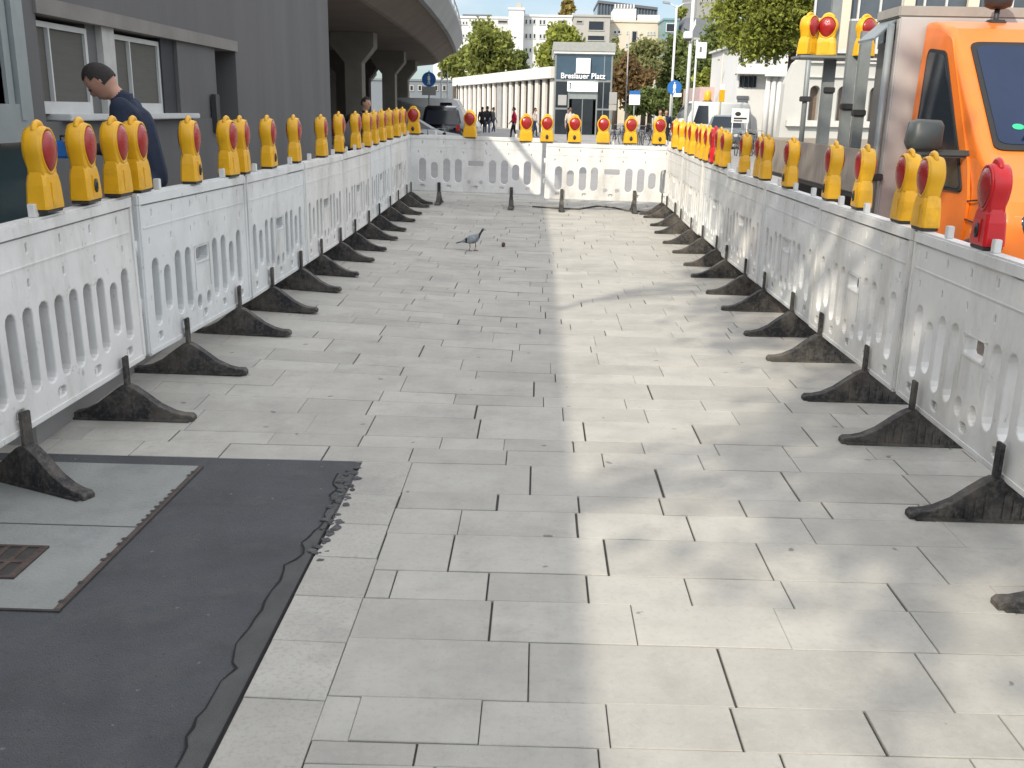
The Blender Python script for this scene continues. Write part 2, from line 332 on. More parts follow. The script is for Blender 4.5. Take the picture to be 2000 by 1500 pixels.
while y < first-.12:
    h = min(random.choice([.18, .24, .28]), first-y)
    if first-y-h < .1: h = first-y
    pre.append((y, y+h, [])); y += h
y = rows[-1][1]; post = []
while y < PY1-.1:
    h = random.choice([.2, .2, .27, .27, .34, .34]); h = min(h, PY1-y); post.append((y, y+h, [])); y += h
sb = MB(); kb = MB()
def slab(b, x0, x1, y0, y1, gap=.004, sk=SK):
    x0 += gap*random.uniform(.5, 1.3); x1 -= gap*random.uniform(.5, 1.3); y0 += gap*random.uniform(.3, .8); y1 -= gap*random.uniform(.3, .8)
    if x1-x0 < .02: return
    c = .0022; dz = random.uniform(-.0012, .0012); tx = random.uniform(-.0012, .0012); nx = max(1, int((x1-x0)/.35)); top = []
    jit = [random.uniform(-.0025, .0025) for _ in range(4)]
    def P(x, y, d): return (x, y+sk*x, zf(x, y)+d+dz+tx*(x-x0))
    A = [(x0+jit[0], y0+jit[2]), (x1+jit[1], y0+jit[3]), (x1+jit[1], y1+jit[3]), (x0+jit[0], y1+jit[2])]
    I = [(A[0][0]+c, A[0][1]+c), (A[1][0]-c, A[1][1]+c), (A[2][0]-c, A[2][1]-c), (A[3][0]+c, A[3][1]-c)]
    vs = [P(*p, -.02) for p in A]+[P(*p, -c) for p in A]+[P(*p, 0) for p in I]
    fs = []
    for k in range(4): fs += [(k, (k+1) % 4, (k+1) % 4+4, k+4), (k+4, (k+1) % 4+4, (k+1) % 4+8, k+8)]
    fs.append((8, 9, 10, 11)); b.add(vs, fs)
for ya, yb, js in pre+rows+post:
    js = list(js); wd = (yb-ya)*random.choice([1.8, 2.0, 2.2])+.08
    left = XB if (ya+yb)/2 < YA else PX0
    if not js: js = [left+random.uniform(.1, wd)]
    while js[0]-wd > left+.06: js.insert(0, js[0]-wd*random.uniform(.85, 1.1))
    while js[-1]+wd < PX1: js.append(js[-1]+wd*random.uniform(.85, 1.1))
    edges = [left]+[x for x in js if x > left+.03 and x < PX1-.03]+[PX1]
    for k in range(len(edges)-1):
        big = random.random() < .1
        slab(sb, edges[k], edges[k+1], ya, yb, .0055 if big else .0026)
sb.build('pavement', SLAB, kind='structure')
ky = [1.0, 1.3, 1.6, 1.88]+[gnd(560, v)[1] for v in (1373, 1258, 1168, 1090, 1024, 965)]+[YA-.01]
for k in range(len(ky)-1): slab(kb, XA, XB, ky[k], ky[k+1], .003, -.03)
kb.build('kerb_slabs', KERB, kind='structure')
# asphalt patch (lower left) with its broken edge, crack and loose chunks
pl = [(-3.6, 1.0), (XA-.006, 1.0), (XA-.006, gnd(640, 1030)[1])]+[gnd(*p) for p in [(668, 985), (690, 958), (722, 930), (738, 916), (700, 903), (662, 892), (600, 889), (520, 893), (400, 893), (200, 884)]]+[(-3.6, YA)]
a = MB(); a.add([(x, y, zf(x, y)-.003) for x, y in pl], [tuple(range(len(pl)))])
ap = a.build('asphalt_patch', ASPH, kind='structure')
e = MB(); cpx = [(330, 1500), (366, 1440), (405, 1385), (452, 1305), (450, 1272), (478, 1225), (520, 1175), (548, 1115), (585, 1082), (600, 1050), (622, 1030), (640, 990), (652, 955), (660, 925)]
cp = [gnd(*p) for p in cpx]; ln = []
for k in range(len(cp)-1):
    for t in (0, .33, .66):
        ln.append((cp[k][0]+(cp[k+1][0]-cp[k][0])*t+random.uniform(-.02, .02), cp[k][1]+(cp[k+1][1]-cp[k][1])*t))
ln.append(cp[-1])
for k in range(len(ln)-1):
    (x0, y0), (x1, y1) = ln[k], ln[k+1]; e.add([(x0, y0, -.0005), (XA-.008, y0, -.0005), (XA-.008, y1, -.0005), (x1, y1, -.0005)], [(0, 1, 2, 3)])
e.build('asphalt_strip', ASPH2, kind='structure')
c = MB(); wv = [random.uniform(.0015, .0055) for _ in ln]
for k in range(len(ln)-1):
    (x0, y0), (x1, y1) = ln[k], ln[k+1]
    c.add([(x0-wv[k], y0, .002), (x0+wv[k], y0, .002), (x1+wv[k+1], y1, .002), (x1-wv[k+1], y1, .002)], [(0, 1, 2, 3)])
for x0 in (XA-.004,):
    c.add([(x0-.003, 1.0, .003), (x0+.002, 1.0, .003), (x0+.002, 3.75, .003), (x0-.005, 3.75, .003)], [(0, 1, 2, 3)])
c.build('asphalt_crack', CRACK, kind='structure')
rb = MB()
for i in range(60):
    t = random.random(); px = 690-75*t+random.uniform(-16, 20); py = 905+190*t
    x, y = gnd(px, py); r = random.uniform(.005, .024); b = bmesh.new(); bmesh.ops.create_icosphere(b, subdivisions=1, radius=r)
    for v in b.verts: v.co = Vector((v.co.x*random.uniform(.4, 1.4), v.co.y*random.uniform(.4, 1.4), v.co.z*random.uniform(.1, .4)))
    rb.bm(b, 0, False, Matrix.Translation((x, y, r*.15)))
rb.build('asphalt_rubble', RUBBLE, kind='stuff', label='broken crumbs of asphalt along the cracked patch edge', cat='rubble')
# concrete service hatch with its rusty frame, and the drain grate in it
t = thing('service_hatch', 'two grey concrete cover slabs in a rusty iron frame set in the dark asphalt', 'hatch', (0, 0, 0))
A0 = gnd(400, 911); A1 = gnd(120, 1192); Am = gnd(262, 1030); Am = (A1[0]+(A0[0]-A1[0])*(Am[1]-A1[1])/(A0[1]-A1[1]), Am[1])
def lerp(p, q, f): return (p[0]+(q[0]-p[0])*f, p[1]+(q[1]-p[1])*f)
def hslab(y0, y1, x0, x1a, x1b):
    h = MB(); h.add([(x0, y0, .002), (x1a, y0, .002), (x1b, y1, .002), (x0, y1, .002), (x0, y0, -.01), (x1a, y0, -.01), (x1b, y1, -.01), (x0, y1, -.01)],
                    [(0, 1, 2, 3), (0, 1, 5, 4), (1, 2, 6, 5), (2, 3, 7, 6), (3, 0, 4, 7)]); return h
hslab(A1[1], Am[1]-.006, -3.4, A1[0]-.03, Am[0]-.03).build('cover_slab', HATCH, t)
hslab(Am[1]+.006, A0[1], -3.4, Am[0]-.03, A0[0]-.03).build('cover_slab', HATCH, t)
fr = MB(); N = 30
for k in range(N):
    p, q = lerp(A1, A0, k/N), lerp(A1, A0, (k+1)/N)
    fr.add([(p[0]-.028, p[1], .003), (p[0]-.004, p[1], .003), (q[0]-.004, q[1], .003), (q[0]-.028, q[1], .003)], [(0, 1, 2, 3)], 0)
    if random.random() < .55:
        s = random.uniform(.004, .011); fr.add([(p[0]-.03-s, p[1], .0045), (p[0]-.018, p[1], .0045), (p[0]-.018, p[1]+.022, .0045), (p[0]-.03-s, p[1]+.018, .0045)], [(0, 1, 2, 3)], 1)
    fr.add([(p[0]-.006, p[1], .0045), (p[0]-.001, p[1], .0045), (q[0]-.001, q[1], .0045), (q[0]-.006, q[1], .0045)], [(0, 1, 2, 3)], 1)
fr.box(-3.4, A1[0], A1[1]-.012, A1[1], -.006, .003, 1); fr.box(-3.4, Am[0]-.04, Am[1]-.005, Am[1]+.005, -.006, -.001, 1)
fr.build('frame', [RUST, IRON], t)
G0 = gnd(92, 1070); G1 = gnd(12, 1132)
gt = thing('drain_grate', 'small rusty iron grate with dark slots let into the concrete cover slab', 'grate', (G0[0]-.16, (G0[1]+G1[1])/2, .004))
q = MB(); hw = .17; hd = (G0[1]-G1[1])/2
q.box(-hw, hw, -hd, hd, -.004, .001, 1); q.box(-hw, hw, -hd, -hd+.014, .001, .006); q.box(-hw, hw, hd-.014, hd, .001, .006); q.box(hw-.016, hw, -hd+.014, hd-.014, .001, .006); q.box(-hw, -hw+.016, -hd+.014, hd-.014, .001, .006)
for k in range(5):
    x = -hw+.016+k*.066; q.box(x+.03, x+.05, -hd+.014, hd-.014, .001, .005)
q.box(-hw+.016, hw-.016, -.012, .012, .0012, .0045); q.build('grate_bars', [RUST, IRON], gt)
# ------------------------------------------------------------------ barrier panels
PT = 1.08; PB = .175
def panel_proto(L, kind, m):
    t = thing('plastic_barrier', 'x', 'barrier', (0, 0, 0))
    holes = []; wd = .048*L
    if kind == 'slots':
        for k in range(12):
            cx = L*(.085+.0755*k); sh = k in (1, 10); holes.append(slot(cx, .385 if sh else .325, .66 if sh else .71, .08))
    else:
        for f, sh in ((.1, 0), (.19, 1), (.283, 0), (.371, 0), (.63, 0), (.72, 0), (.805, 1), (.893, 0)):
            holes.append(slot(f*L, .385 if sh else .325, .65 if sh else .71, wd*1.12))
        holes.append(rect(.445*L, .56*L, .60, .685, .014))
        for f in (.455, .545): holes.append(slot(f*L, .30, .39, .042*L))
    for k in range(6): holes.append(rect(L*(.1+.16*k)-.006, L*(.1+.16*k)+.006, .945, .985, .004))
    for k in range(6): holes.append(rect(L*(.07+.17*k)-.006, L*(.07+.17*k)+.006, .795, .83, .004))
    for k in range(5): holes.append(rect(L*(.1+.2*k)-.035, L*(.1+.2*k)+.035, .24, .285, .012))
    b = MB(); b.bm(plate([rect(0.012, L-.012, PB, PT-.002, .01)]+holes, .031, .007))
    b.box(.05, L-.05, -.008, .008, .21, .31); b.box(.05, L-.05, -.008, .008, .775, .995)
    b.cbox(.0, L, -.041, .041, 1.012, PT, .01)                 # top rail
    b.cbox(.045, L-.045, -.035, .035, .885, .897, .003)        # horizontal rib
    b.cbox(.012, L-.012, -.037, .037, PB, .213, .008)          # bottom rail
    for x in (.0, L-.042): b.cbox(x, x+.042, -.039, .039, PB+.01, PT-.05, .01)
    if kind != 'slots':
        b.cbox(.425*L, .575*L, -.034, .034, .585, .598, .003); b.cbox(.425*L, .575*L, -.034, .034, .688, .70, .003)
        b.cbox(.425*L, .436*L, -.034, .034, .42, .70, .003); b.cbox(.566*L, .575*L, -.034, .034, .42, .70, .003)
    for k in range(5):
        cx = L*(.1+.2*k); b.cbox(cx-.013, cx+.013, -.02, .02, .238, .272, .003)
    b.build('panel_body', m, t)
    for z in (.42, .74):
        hk = MB(); hk.tube([(-.012, 0, z), (-.012, 0, z+.09)], .019, 8); hk.build('hook', m, t)
    for f in (.2, .5, .8):
        pg = MB(); pg.cbox(f*L-.017, f*L+.017, -.017, .017, PT, PT+.06, .003); pg.build('peg', m, t)
    return t
def foot_proto():
    t = thing('ballast_block', 'x', 'barrier foot', (0, 0, 0))
    pr = [(-.35, 0), (-.35, .02), (-.335, .034), (-.29, .036), (-.24, .048), (-.17, .082), (-.10, .136), (-.045, .176), (-.016, .19), (.016, .19), (.045, .176), (.10, .136), (.17, .082), (.24, .048), (.29, .036), (.335, .034), (.35, .02), (.35, 0)]
    b = MB(); b.bm(plate([pr], .032, .004))
    for k in range(13):
        x = -.24+.04*k
        if abs(x) < .03: continue
        top = max(.03, .185-abs(x)*.8); b.box(x-.006, x+.006, -.037, .037, .006, top*.86)
    b.cbox(-.33, .33, -.05, .05, .0, .012, .003); b.cbox(-.009, .009, -.027, .027, .18, .345, .004)
    b.build('foot_body', RUBBER, t); return t
FOOT = foot_proto(); nf = {'left': 0, 'right': 0, 'far': 0}; foot_used = []
def place_foot(x, y, rz, side):
    n = nf[side]; nf[side] += 1
    lab = 'black rubber foot, %s from the near end under the %s barrier row' % (ORD[n], side) if side != 'far' else 'black rubber foot seen end-on, %s from the left under the far cross barrier' % ORD[n]
    z = zf(x, y)
    if not foot_used: FOOT.location = (x, y, z); FOOT.rotation_euler = (0, 0, rz); o = FOOT; foot_used.append(1)
    else: o = dup(FOOT, (x, y, z), rz)
    o['label'] = lab; o['group'] = 'rubber feet carrying the barriers'
PR_A = panel_proto(1.74, 'block', WHITE); PR_S = panel_proto(1.74, 'slots', WHITE); PR_G = panel_proto(1.74, 'block', WHITE2); PR_F = panel_proto(2.18, 'block', WHITE)
used = set()
def place_panel(proto, x, y, rz, label, ry=0, z=None):
    z = zf(x, y) if z is None else z
    if proto.name not in used: used.add(proto.name); o = proto; o.location = (x, y, z); o.rotation_euler = (0, ry, rz)
    else: o = dup(proto, (x, y, z), rz, ry=ry)
    o['label'] = label; o['group'] = 'white plastic barrier panels'
XL, XR, YF = -2.12, 2.05, 16.35
def LZ(y): return .095*(sm(2.2, 5.2, y)-sm(4.3, 7, y))     # the left panels sit a little higher on their tabs near the camera
def LX(y): return XL-.20*(1-sm(2.5, 7.4, y))-.03*max(0, 3.5-y)
kinds = [PR_S, PR_S, PR_G, PR_G, PR_A, PR_A, PR_G, PR_A]
for k in range(8):
    y = 1.745+1.76*k; x = LX(y)+random.uniform(-.008, .008); xe = LX(y+1.76); ang = pi/2-math.atan2(xe-LX(y), 1.76)
    s = (zf(x, y+1.74)+LZ(y+1.74)-zf(x, y)-LZ(y))/1.74
    place_panel(kinds[k], x, y, ang+random.uniform(-.004, .004), 'white slotted plastic barrier panel, %s from the near end of the left row' % ORD[k], -atan(s), zf(x, y)+LZ(y))
    for f in ((.28, .82) if k else (.2,)): place_foot(x+(xe-x)*f+.058, y+1.74*f, -.42 if (k == 1 and f < .5) else random.uniform(-.05, .05), 'left')
place_panel(PR_G, XL, 15.85, pi/2+.03, 'white barrier panel running out behind the far cross barrier on the left')
kr = [PR_A, PR_A, PR_A, PR_G, PR_A, PR_G, PR_A, PR_A]
for k in range(8):
    y = 1.745+1.76*k; x = XR+random.uniform(-.02, .02); s = (zf(x, y+1.74)-zf(x, y))/1.74
    place_panel(kr[k], x, y, pi/2+random.uniform(-.008, .008), 'white slotted plastic barrier panel, %s from the near end of the right row' % ORD[k], -atan(s))
    for f in (.24, .80): place_foot(x-.058, y+1.74*f, random.uniform(-.05, .05), 'right')
place_panel(PR_A, XR+.03, 15.85, pi/2-.06, 'white barrier panel running out behind the far cross barrier on the right')
place_foot(XL+.06, 15.98, 0, 'left'); place_foot(XR-.06, 15.9, 0, 'right')
for k, x in enumerate((XL-.02, .10)):
    zz = zf(x, YF); place_panel(PR_F, x, YF, 0.0, ['cross barrier panel closing the far end on the left, half in shadow', 'cross barrier panel closing the far end on the right, in full sun'][k], .012, zz)
for p in ((845, 410), (995, 418), (1098, 420), (1247, 425)):
    x, y = gnd(*p); place_foot(x, YF-.058, pi/2, 'far')
# ------------------------------------------------------------------ warning lamps
def lamp_proto(shell, lens, name, lock):
    t = thing(name, 'x', 'warning lamp', (0, 0, 0))
    b = MB()
    def ring(z, hx, hy, c):
        return [(-hx+c, -hy, z), (hx-c, -hy, z), (hx, -hy+c, z), (hx, hy-c, z), (hx-c, hy, z), (-hx+c, hy, z), (-hx, hy-c, z), (-hx, -hy+c, z)]
    b.loft([ring(.018, .108, .058, .012), ring(.03, .109, .059, .012), ring(.125, .1, .056, .014), ring(.165, .09, .052, .016), ring(.19, .082, .042, .016)], smooth=False)
    for s in (-1, 1): b.cbox(-.04, .04, s*.056-.006, s*.056+.006, .03, .14, .004)
    out = [(.085, .15), (.083, .2)]+[(.103*cos(a_), .285+.103*sin(a_)) for a_ in [radians(x) for x in range(-28, 209, 12)]]+[(-.083, .2), (-.085, .15)]
    b.bm(plate([out], .046, .012), 0, True)
    def tear(k):
        r_ = []
        for i in range(24):
            a_ = 2*pi*i/24; rz = .094 if sin(a_) > 0 else .108; sx = .09*(1-.22*max(0, -sin(a_))**2)
            r_.append((k*sx*cos(a_), .285+k*rz*sin(a_)))
        return r_
    for s in (-1, 1):
        R1 = [(x, s*.044, z) for x, z in tear(1.06)]; R2 = [(x, s*.054, z) for x, z in tear(1.04)]; R3 = [(x, s*.054, z) for x, z in tear(.95)]; R4 = [(x, s*.045, z) for x, z in tear(.93)]
        b.loft([R1, R2, R3, R4], cap=False)
    b.build('lamp_case', shell, t)
    for s in (-1, 1):
        l = MB(); rings = []
        for k, d in ((.95, 0), (.85, .012), (.62, .024), (.34, .031), (.05, .034)): rings.append([(x, s*(.047+d), z) for x, z in tear(k)])
        l.loft(rings); l.build('lens', lens, t)
    h = MB(); h.tube([(.048*cos(a_), 0, .362+.038*sin(a_)) for a_ in [radians(x) for x in range(0, 181, 15)]], .017, 8); h.build('handle', shell, t)
    f = MB(); f.cbox(-.098, .098, -.052, .052, .0, .018, .004); f.build('base_plate', DARKP, t)
    if lock:
        k = MB(); k.loft([[(.024*cos(2*pi*i/14), yy, .085+.034*sin(2*pi*i/14)) for i in range(14)] for yy in (-.061, -.07)])
        k.cbox(-.008, .008, -.076, -.069, .07, .1, .002); k.build('lock', DARKP, t)
    return t
LP = {'yellow': lamp_proto(YEL, LENS, 'warning_lamp', False), 'lock': lamp_proto(YEL, LENS, 'warning_lamp', True), 'red': lamp_proto(REDP, LENS, 'warning_lamp', True)}
lused = set()
def place_lamp(kind, x, y, z, rz, label, group, ry=0, sc=1, nx=1):
    p = LP[kind]
    if kind not in lused: lused.add(kind); o = p; o.location = (x, y, z); o.rotation_euler = (0, ry, rz)
    else: o = dup(p, (x, y, z), rz, ry=ry)
    o['label'] = label; o['group'] = group; o.scale = (sc*nx, sc*nx, sc)
gl = 'warning lamps along the left barrier row'
for k, (px, py, kd) in enumerate([(80, 415, 'yellow'), (160, 400, 'lock'), (224, 390, 'yellow'), (270, 378, 'yellow'), (372, 358, 'lock'), (446, 343, 'yellow'), (475, 339, 'yellow'), (528, 322, 'lock'), (577, 312, 'yellow'), (629, 302, 'yellow'), (665, 293, 'lock'), (697, 285, 'yellow'), (716, 281, 'yellow'), (730, 278, 'yellow'), (748, 275, 'yellow'), (762, 272, 'yellow'), (776, 269, 'yellow'), (787, 266, 'yellow')]):
    Y = min(atX(px, py, LX(atX(px, py, XL)[0]))[0], 16.2); x = LX(Y)+random.uniform(-.012, .012)
    place_lamp(kd, x, Y, PT+zf(x, Y)+LZ(Y)+.002, pi/2+random.uniform(-.1, .1), 'yellow warning lamp%s, %s from the near end on the left barrier row' % (' with dark lock' if kd == 'lock' else '', ORD[k]), gl, random.uniform(-.02, .02), .98 if k < 10 else 1.04, .84)
gf = 'warning lamps on the far cross barrier'
for k, (px, kd) in enumerate([(808, 'lock'), (918, 'yellow'), (1027, 'yellow'), (1068, 'lock'), (1122, 'lock'), (1178, 'yellow'), (1231, 'lock'), (1287, 'lock')]):
    x = atY(px, 272, YF)[0]; z = atY(px, [264, 270, 275, 275, 278, 280, 281, 282][k], YF)[1]
    place_lamp(kd, x, YF, PT+zf(x, YF)-.012*(x-XL)*0, random.uniform(-.15, .15), 'yellow warning lamp with round red lens, %s from the left on the far barrier' % ORD[k], gf, 0, 1.08, .95)
gr = 'warning lamps along the right barrier row'
for k, (px, py, kd) in enumerate([(1925, 485, 'red'), (1805, 450, 'yellow'), (1759, 442, 'yellow'), (1677, 412, 'lock'), (1620, 390, 'lock'), (1544, 367, 'lock'), (1493, 351, 'yellow'), (1481, 347, 'yellow'), (1453, 334, 'yellow'), (1417, 325, 'yellow'), (1406, 322, 'lock'), (1391, 317, 'red'), (1382, 312, 'yellow'), (1374, 309, 'yellow'), (1365, 306, 'yellow'), (1352, 298, 'yellow'), (1343, 293, 'yellow'), (1331, 288, 'yellow'), (1319, 283, 'yellow')]):
    Y = min(atX(px, py, XR)[0], 16.2); x = XR+random.uniform(-.015, .015)
    place_lamp(kd, x, Y, PT+zf(x, Y)+.002, (-pi/2 if kd == 'lock' or kd == 'red' else pi/2)+random.uniform(-.1, .1), ('all-red warning lamp, %s from the near end on the right barrier row' if kd == 'red' else 'yellow warning lamp, %s from the near end on the right barrier row') % ORD[k], gr, random.uniform(-.02, .02), .98 if k < 10 else 1.04, .84)
# ------------------------------------------------------------------ grey building on the left
WX = -4.0; BY1 = 19.2; BH = 5.0
gb = thing('grey_building', 'dark grey rendered low building along the left with a band of windows', 'building', (WX, 8, 0))
def gp(b, n, m, par=None): o = b.build(n, m, gb if par is None else par); (o.__setattr__('location', (-WX, -8, 0)) if par is None else None); return o
def yx(px, py): return atX(px, py, WX)[0]
Y_a, Y_b = yx(69, 35), yx(460, 95)                    # window band along the wall
zt = atX(300, 70, WX)[1]; zs = atX(366, 221, WX)[1]   # lintel underside, sill
Yw1b, Yp, Yj, Yw2b, Yr, Yd0, Yd1 = yx(190, 110), yx(209, 110), yx(234, 130), yx(328, 140), yx(352, 140), yx(425, 150), yx(462, 150)
Yf = yx(56, 200)                                       # end of the framed shop window at the near end
b = MB(); T = .45
b.box(-5.6, WX, -14, Yf-3.4, 0, BH)
b.box(-5.6, WX, Yf-3.4, BY1, zt+.13, BH); b.box(-10, -5.601, 6, BY1, 0, BH-.01)                # above
b.box(WX-T, WX, Yf, Y_a, 0, zt+.13)
b.box(WX-T, WX, Y_a, Yd0, 0, zs-.06)                   # below the sill
b.box(WX-T, WX-.02, Yr, Yd0, zs-.06, zt)               # pier
b.box(WX-T, WX, Yd1, BY1, 0, zt+.13); b.box(WX-T, WX, Yd0, Yd1, 0, zs-.25)
b.box(-5.59, WX-T-.3, Yf-3.4, BY1, 0, zt+.129)
b.box(WX-T, WX-.09, Yw1b, Yp, zs-.06, zt)
gp(b, 'wall', PLASTER)
b = MB(); b.box(WX-T, WX+.025, Y_a-.02, Y_b+.02, zt, zt+.128); gp(b, 'lintel', LINTEL)
b = MB(); b.cbox(WX-T, WX+.09, Y_a+.25, Yr+.3, zs-.055, zs, .008); gp(b, 'sill', FRAMEW)
b = MB(); b.box(WX-.4, WX-.03, Yp, Yj, zs, zt); gp(b, 'jamb_post', mat('pale_post', (.42, .42, .40), .7))
b = MB(); b.box(WX-.40, WX-.3, Yd0, Yd1, zs-.25, zt); gp(b, 'dark_recess', GLASSD)
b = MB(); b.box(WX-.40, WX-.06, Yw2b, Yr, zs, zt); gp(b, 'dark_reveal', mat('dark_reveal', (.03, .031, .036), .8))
def window(y0, y1, mull):
    f = MB(); x0, x1 = WX-.15, WX-.08; z0, z1 = zs, zt-.04; r = .045
    f.box(x0, x1, y0, y1, z1-r, z1); f.box(x0, x1, y0, y1, z0, z0+.10); f.box(x0, x1, y0, y0+r, z0+.1, z1-r); f.box(x0, x1, y1-r, y1, z0+.1, z1-r)
    f.box(x0+.02, x1+.01, mull-.011, mull+.011, z0+.1, z1-r); fo = gp(f, 'window', FRAMEW)
    p = MB(); p.box(x0+.02, x0+.045, y0+r, y1-r, z0+.1, z1-r); p.build('pane', BLIND, fo)
window(Y_a, Yw1b, yx(115, 100)); window(Yj, Yw2b, yx(270, 130))
b = MB(); y0 = yx(416, 215); b.box(WX, WX+.06, y0-.05, y0+.09, zs-.22, zs+.22); gp(b, 'wall_box', DARKP)
# big framed shop window
f = MB(); zq = atX(30, 235, WX)[1]
for k, (d0, d1, px) in enumerate([(0, .10, .03), (.13, .21, .05), (.24, .33, .02)]): f.box(WX-.2, WX+px, Yf-d1, Yf-d0, zq, BH-1.2)
f.box(WX-.2, WX-.01, Yf-.33, Yf, zq+.0, BH-1.2); f.box(WX-.2, WX+.04, Yf-3.4, Yf-.02, zq-.16, zq+.12); f.box(WX-.2, WX+.02, Yf-3.4, Yf-.33, BH-1.5, BH-1.2)
fo = gp(f, 'shop_window', FRAMEG)
p = MB(); p.box(WX-.14, WX-.11, Yf-3.4, Yf-.33, zq+.12, BH-1.5); p.build('pane', GLASSD, fo)
b = MB(); b.box(WX-.2, WX-.03, Yf-3.4, Yf-.01, 0, zq-.16); gp(b, 'teal_panel', TEAL)
rl = MB(); rl.tube([(WX-.08, 9.6, BH+.55), (WX-.08, BY1-.1, BH+.55)], .045, 8)
for k in range(6): rl.tube([(WX-.08, 9.7+1.85*k, BH), (WX-.08, 9.7+1.85*k, BH+.55)], .02, 6)
gp(rl, 'guard_rail', STEEL)
b = MB(); b.box(-4.0, -2.45, 4.5, 12, -.02, .2); b.build('raised_footway', PLAZA, kind='structure')
# ------------------------------------------------------------------ viaduct
def VX(Y): return (-5.1-.0009*max(0, Y-24)**2 if Y < 66 else -6.69-.09*(Y-66)**1.75)
vd = thing('viaduct', 'long concrete viaduct deck on flared piers running away behind the grey building', 'viaduct', (-9, 40, 0))
def vp(b, n, m): o = b.build(n, m, vd); o.location = (9, -40, 0); return o
Ys = [19.35, 22, 25, 29, 33, 38, 43, 48, 53, 58, 62, 66, 69, 72, 75, 78, 81]
sec = [(-12, 4.5), (0, 4.5), (.1, 4.54), (1.06, 5.22), (1.06, 5.35), (-12, 5.35)]
d = MB(); d.loft([[(VX(Y)+u, Y, v) for u, v in sec] for Y in Ys], smooth=False); vp(d, 'deck', CONC)
sec = [(1.0, 5.14), (1.2, 5.14), (1.6, 5.82), (1.6, 5.98), (1.4, 5.98), (1.0, 5.35)]
d = MB(); d.loft([[(VX(Y)+u, Y, v) for u, v in sec] for Y in Ys], smooth=False); vp(d, 'parapet', CONCL)
d = MB(); d.tube([(VX(Y)+1.5, Y, 6.5) for Y in Ys], .03, 6)
for Y in range(21, 81, 3): d.tube([(VX(Y)+1.5, Y, 5.95), (VX(Y)+1.5, Y, 6.5)], .025, 5)
vp(d, 'railing', STEEL)
PIER = mat('pier_concrete', (.2, .185, .155), .9, .18, .9, .3, 14)
for Y in (29.5, 41, 54, 64, 75):
    for k, (x, m_) in enumerate(((VX(Y)-2.15, PIER), (VX(Y)-4.6, CONCD))):  # inner row: shade under the deck is put into its darker concrete colour
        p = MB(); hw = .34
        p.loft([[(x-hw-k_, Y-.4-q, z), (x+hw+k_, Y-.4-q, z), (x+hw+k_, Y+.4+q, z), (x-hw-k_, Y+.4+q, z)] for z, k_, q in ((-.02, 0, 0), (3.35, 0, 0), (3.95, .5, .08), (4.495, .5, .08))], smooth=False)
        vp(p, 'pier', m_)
b = MB(); b.box(-12.6, -12.2, 19.4, 66, 0, 4.49); b.build('light_stop_wall', mat('under_deck_dark', (.05, .04, .035), .9, .2, 2), label='added dark wall keeping light out of the space under the viaduct', cat='wall')  # added wall: stops light from behind, painted dark to deepen the shade
# ------------------------------------------------------------------ trees
def tree(name, label, c, r, m, lean=0, n=2600, leaf=.22, clumps=40, trunk=.22, group='trees behind the square', fill=.75):
    cx, cy, cz = c; cx -= lean; rng = random.Random(int(cx*13+cy*7+cz))
    t = thing(name, label, 'tree', (cx, cy, 0), 0, group)
    cl = []
    for i in range(clumps):
        while True:
            p = Vector((rng.uniform(-1, 1), rng.uniform(-1, 1), rng.uniform(-1, 1)))
            if p.length < 1: break
        if p.length > 0: p = p*(.45+.5*rng.random()) if rng.random() < .4 else p.normalized()*(.55+.4*rng.random())
        cl.append((p, rng.uniform(.16, .34)))
    vs, fs = [], []
    for i in range(n):
        p, s = cl[rng.randrange(clumps)]
        q = Vector((rng.gauss(0, .55), rng.gauss(0, .55), rng.gauss(0, .5)))*s
        P = Vector(((p.x+q.x)*r[0]+lean, (p.y+q.y)*r[1], (p.z+q.z)*r[2]+cz))
        a_ = Vector((rng.gauss(0, 1), rng.gauss(0, 1), rng.gauss(0, 1))).normalized(); bq = a_.cross(Vector((rng.gauss(0, 1), rng.gauss(0, 1), rng.gauss(0, 1)))).normalized()
        L = leaf*rng.uniform(.6, 1.4); W = L*rng.uniform(.4, .75); o = len(vs); cc = a_.cross(bq)*L*.25
        vs += [P-a_*L, P+bq*W+cc, P+a_*L, P-bq*W+cc]; fs.append((o, o+1, o+2, o+3))
    me = bpy.data.meshes.new('crown'); me.from_pydata([tuple(v) for v in vs], [], fs); me.materials.append(m); obj('crown', me, t)
    k = MB(); zb = max(.6, cz-r[2]*.7)
    k.tube([(0, 0, -.02), (.03, .02, zb*.5), (.0, .05, zb), (lean+.1, 0, cz)], [trunk*1.25, trunk, trunk*.85, trunk*.4], 9)
    for i in range(9):
        p, s = cl[i]; k.tube([(0, .05, zb+(cz-zb)*rng.random()*.6), (p.x*r[0]*.45+lean*.8, p.y*r[1]*.45, cz+p.z*r[2]*.35-.1*r[2]), (p.x*r[0]*.9+lean, p.y*r[1]*.9, cz+p.z*r[2]*.9)], [trunk*.4, trunk*.25, .02], 6)
    k.build('trunk', BARK, t); return t
def pxtree(name, label, px, py, rx, rz, Y, m, **kw):
    x, z = atY(px, py, Y); s = Y/F; tree(name, label, (x, Y, z), (rx*s, min(rx, rz*1.2)*s, rz*s), m, **kw)
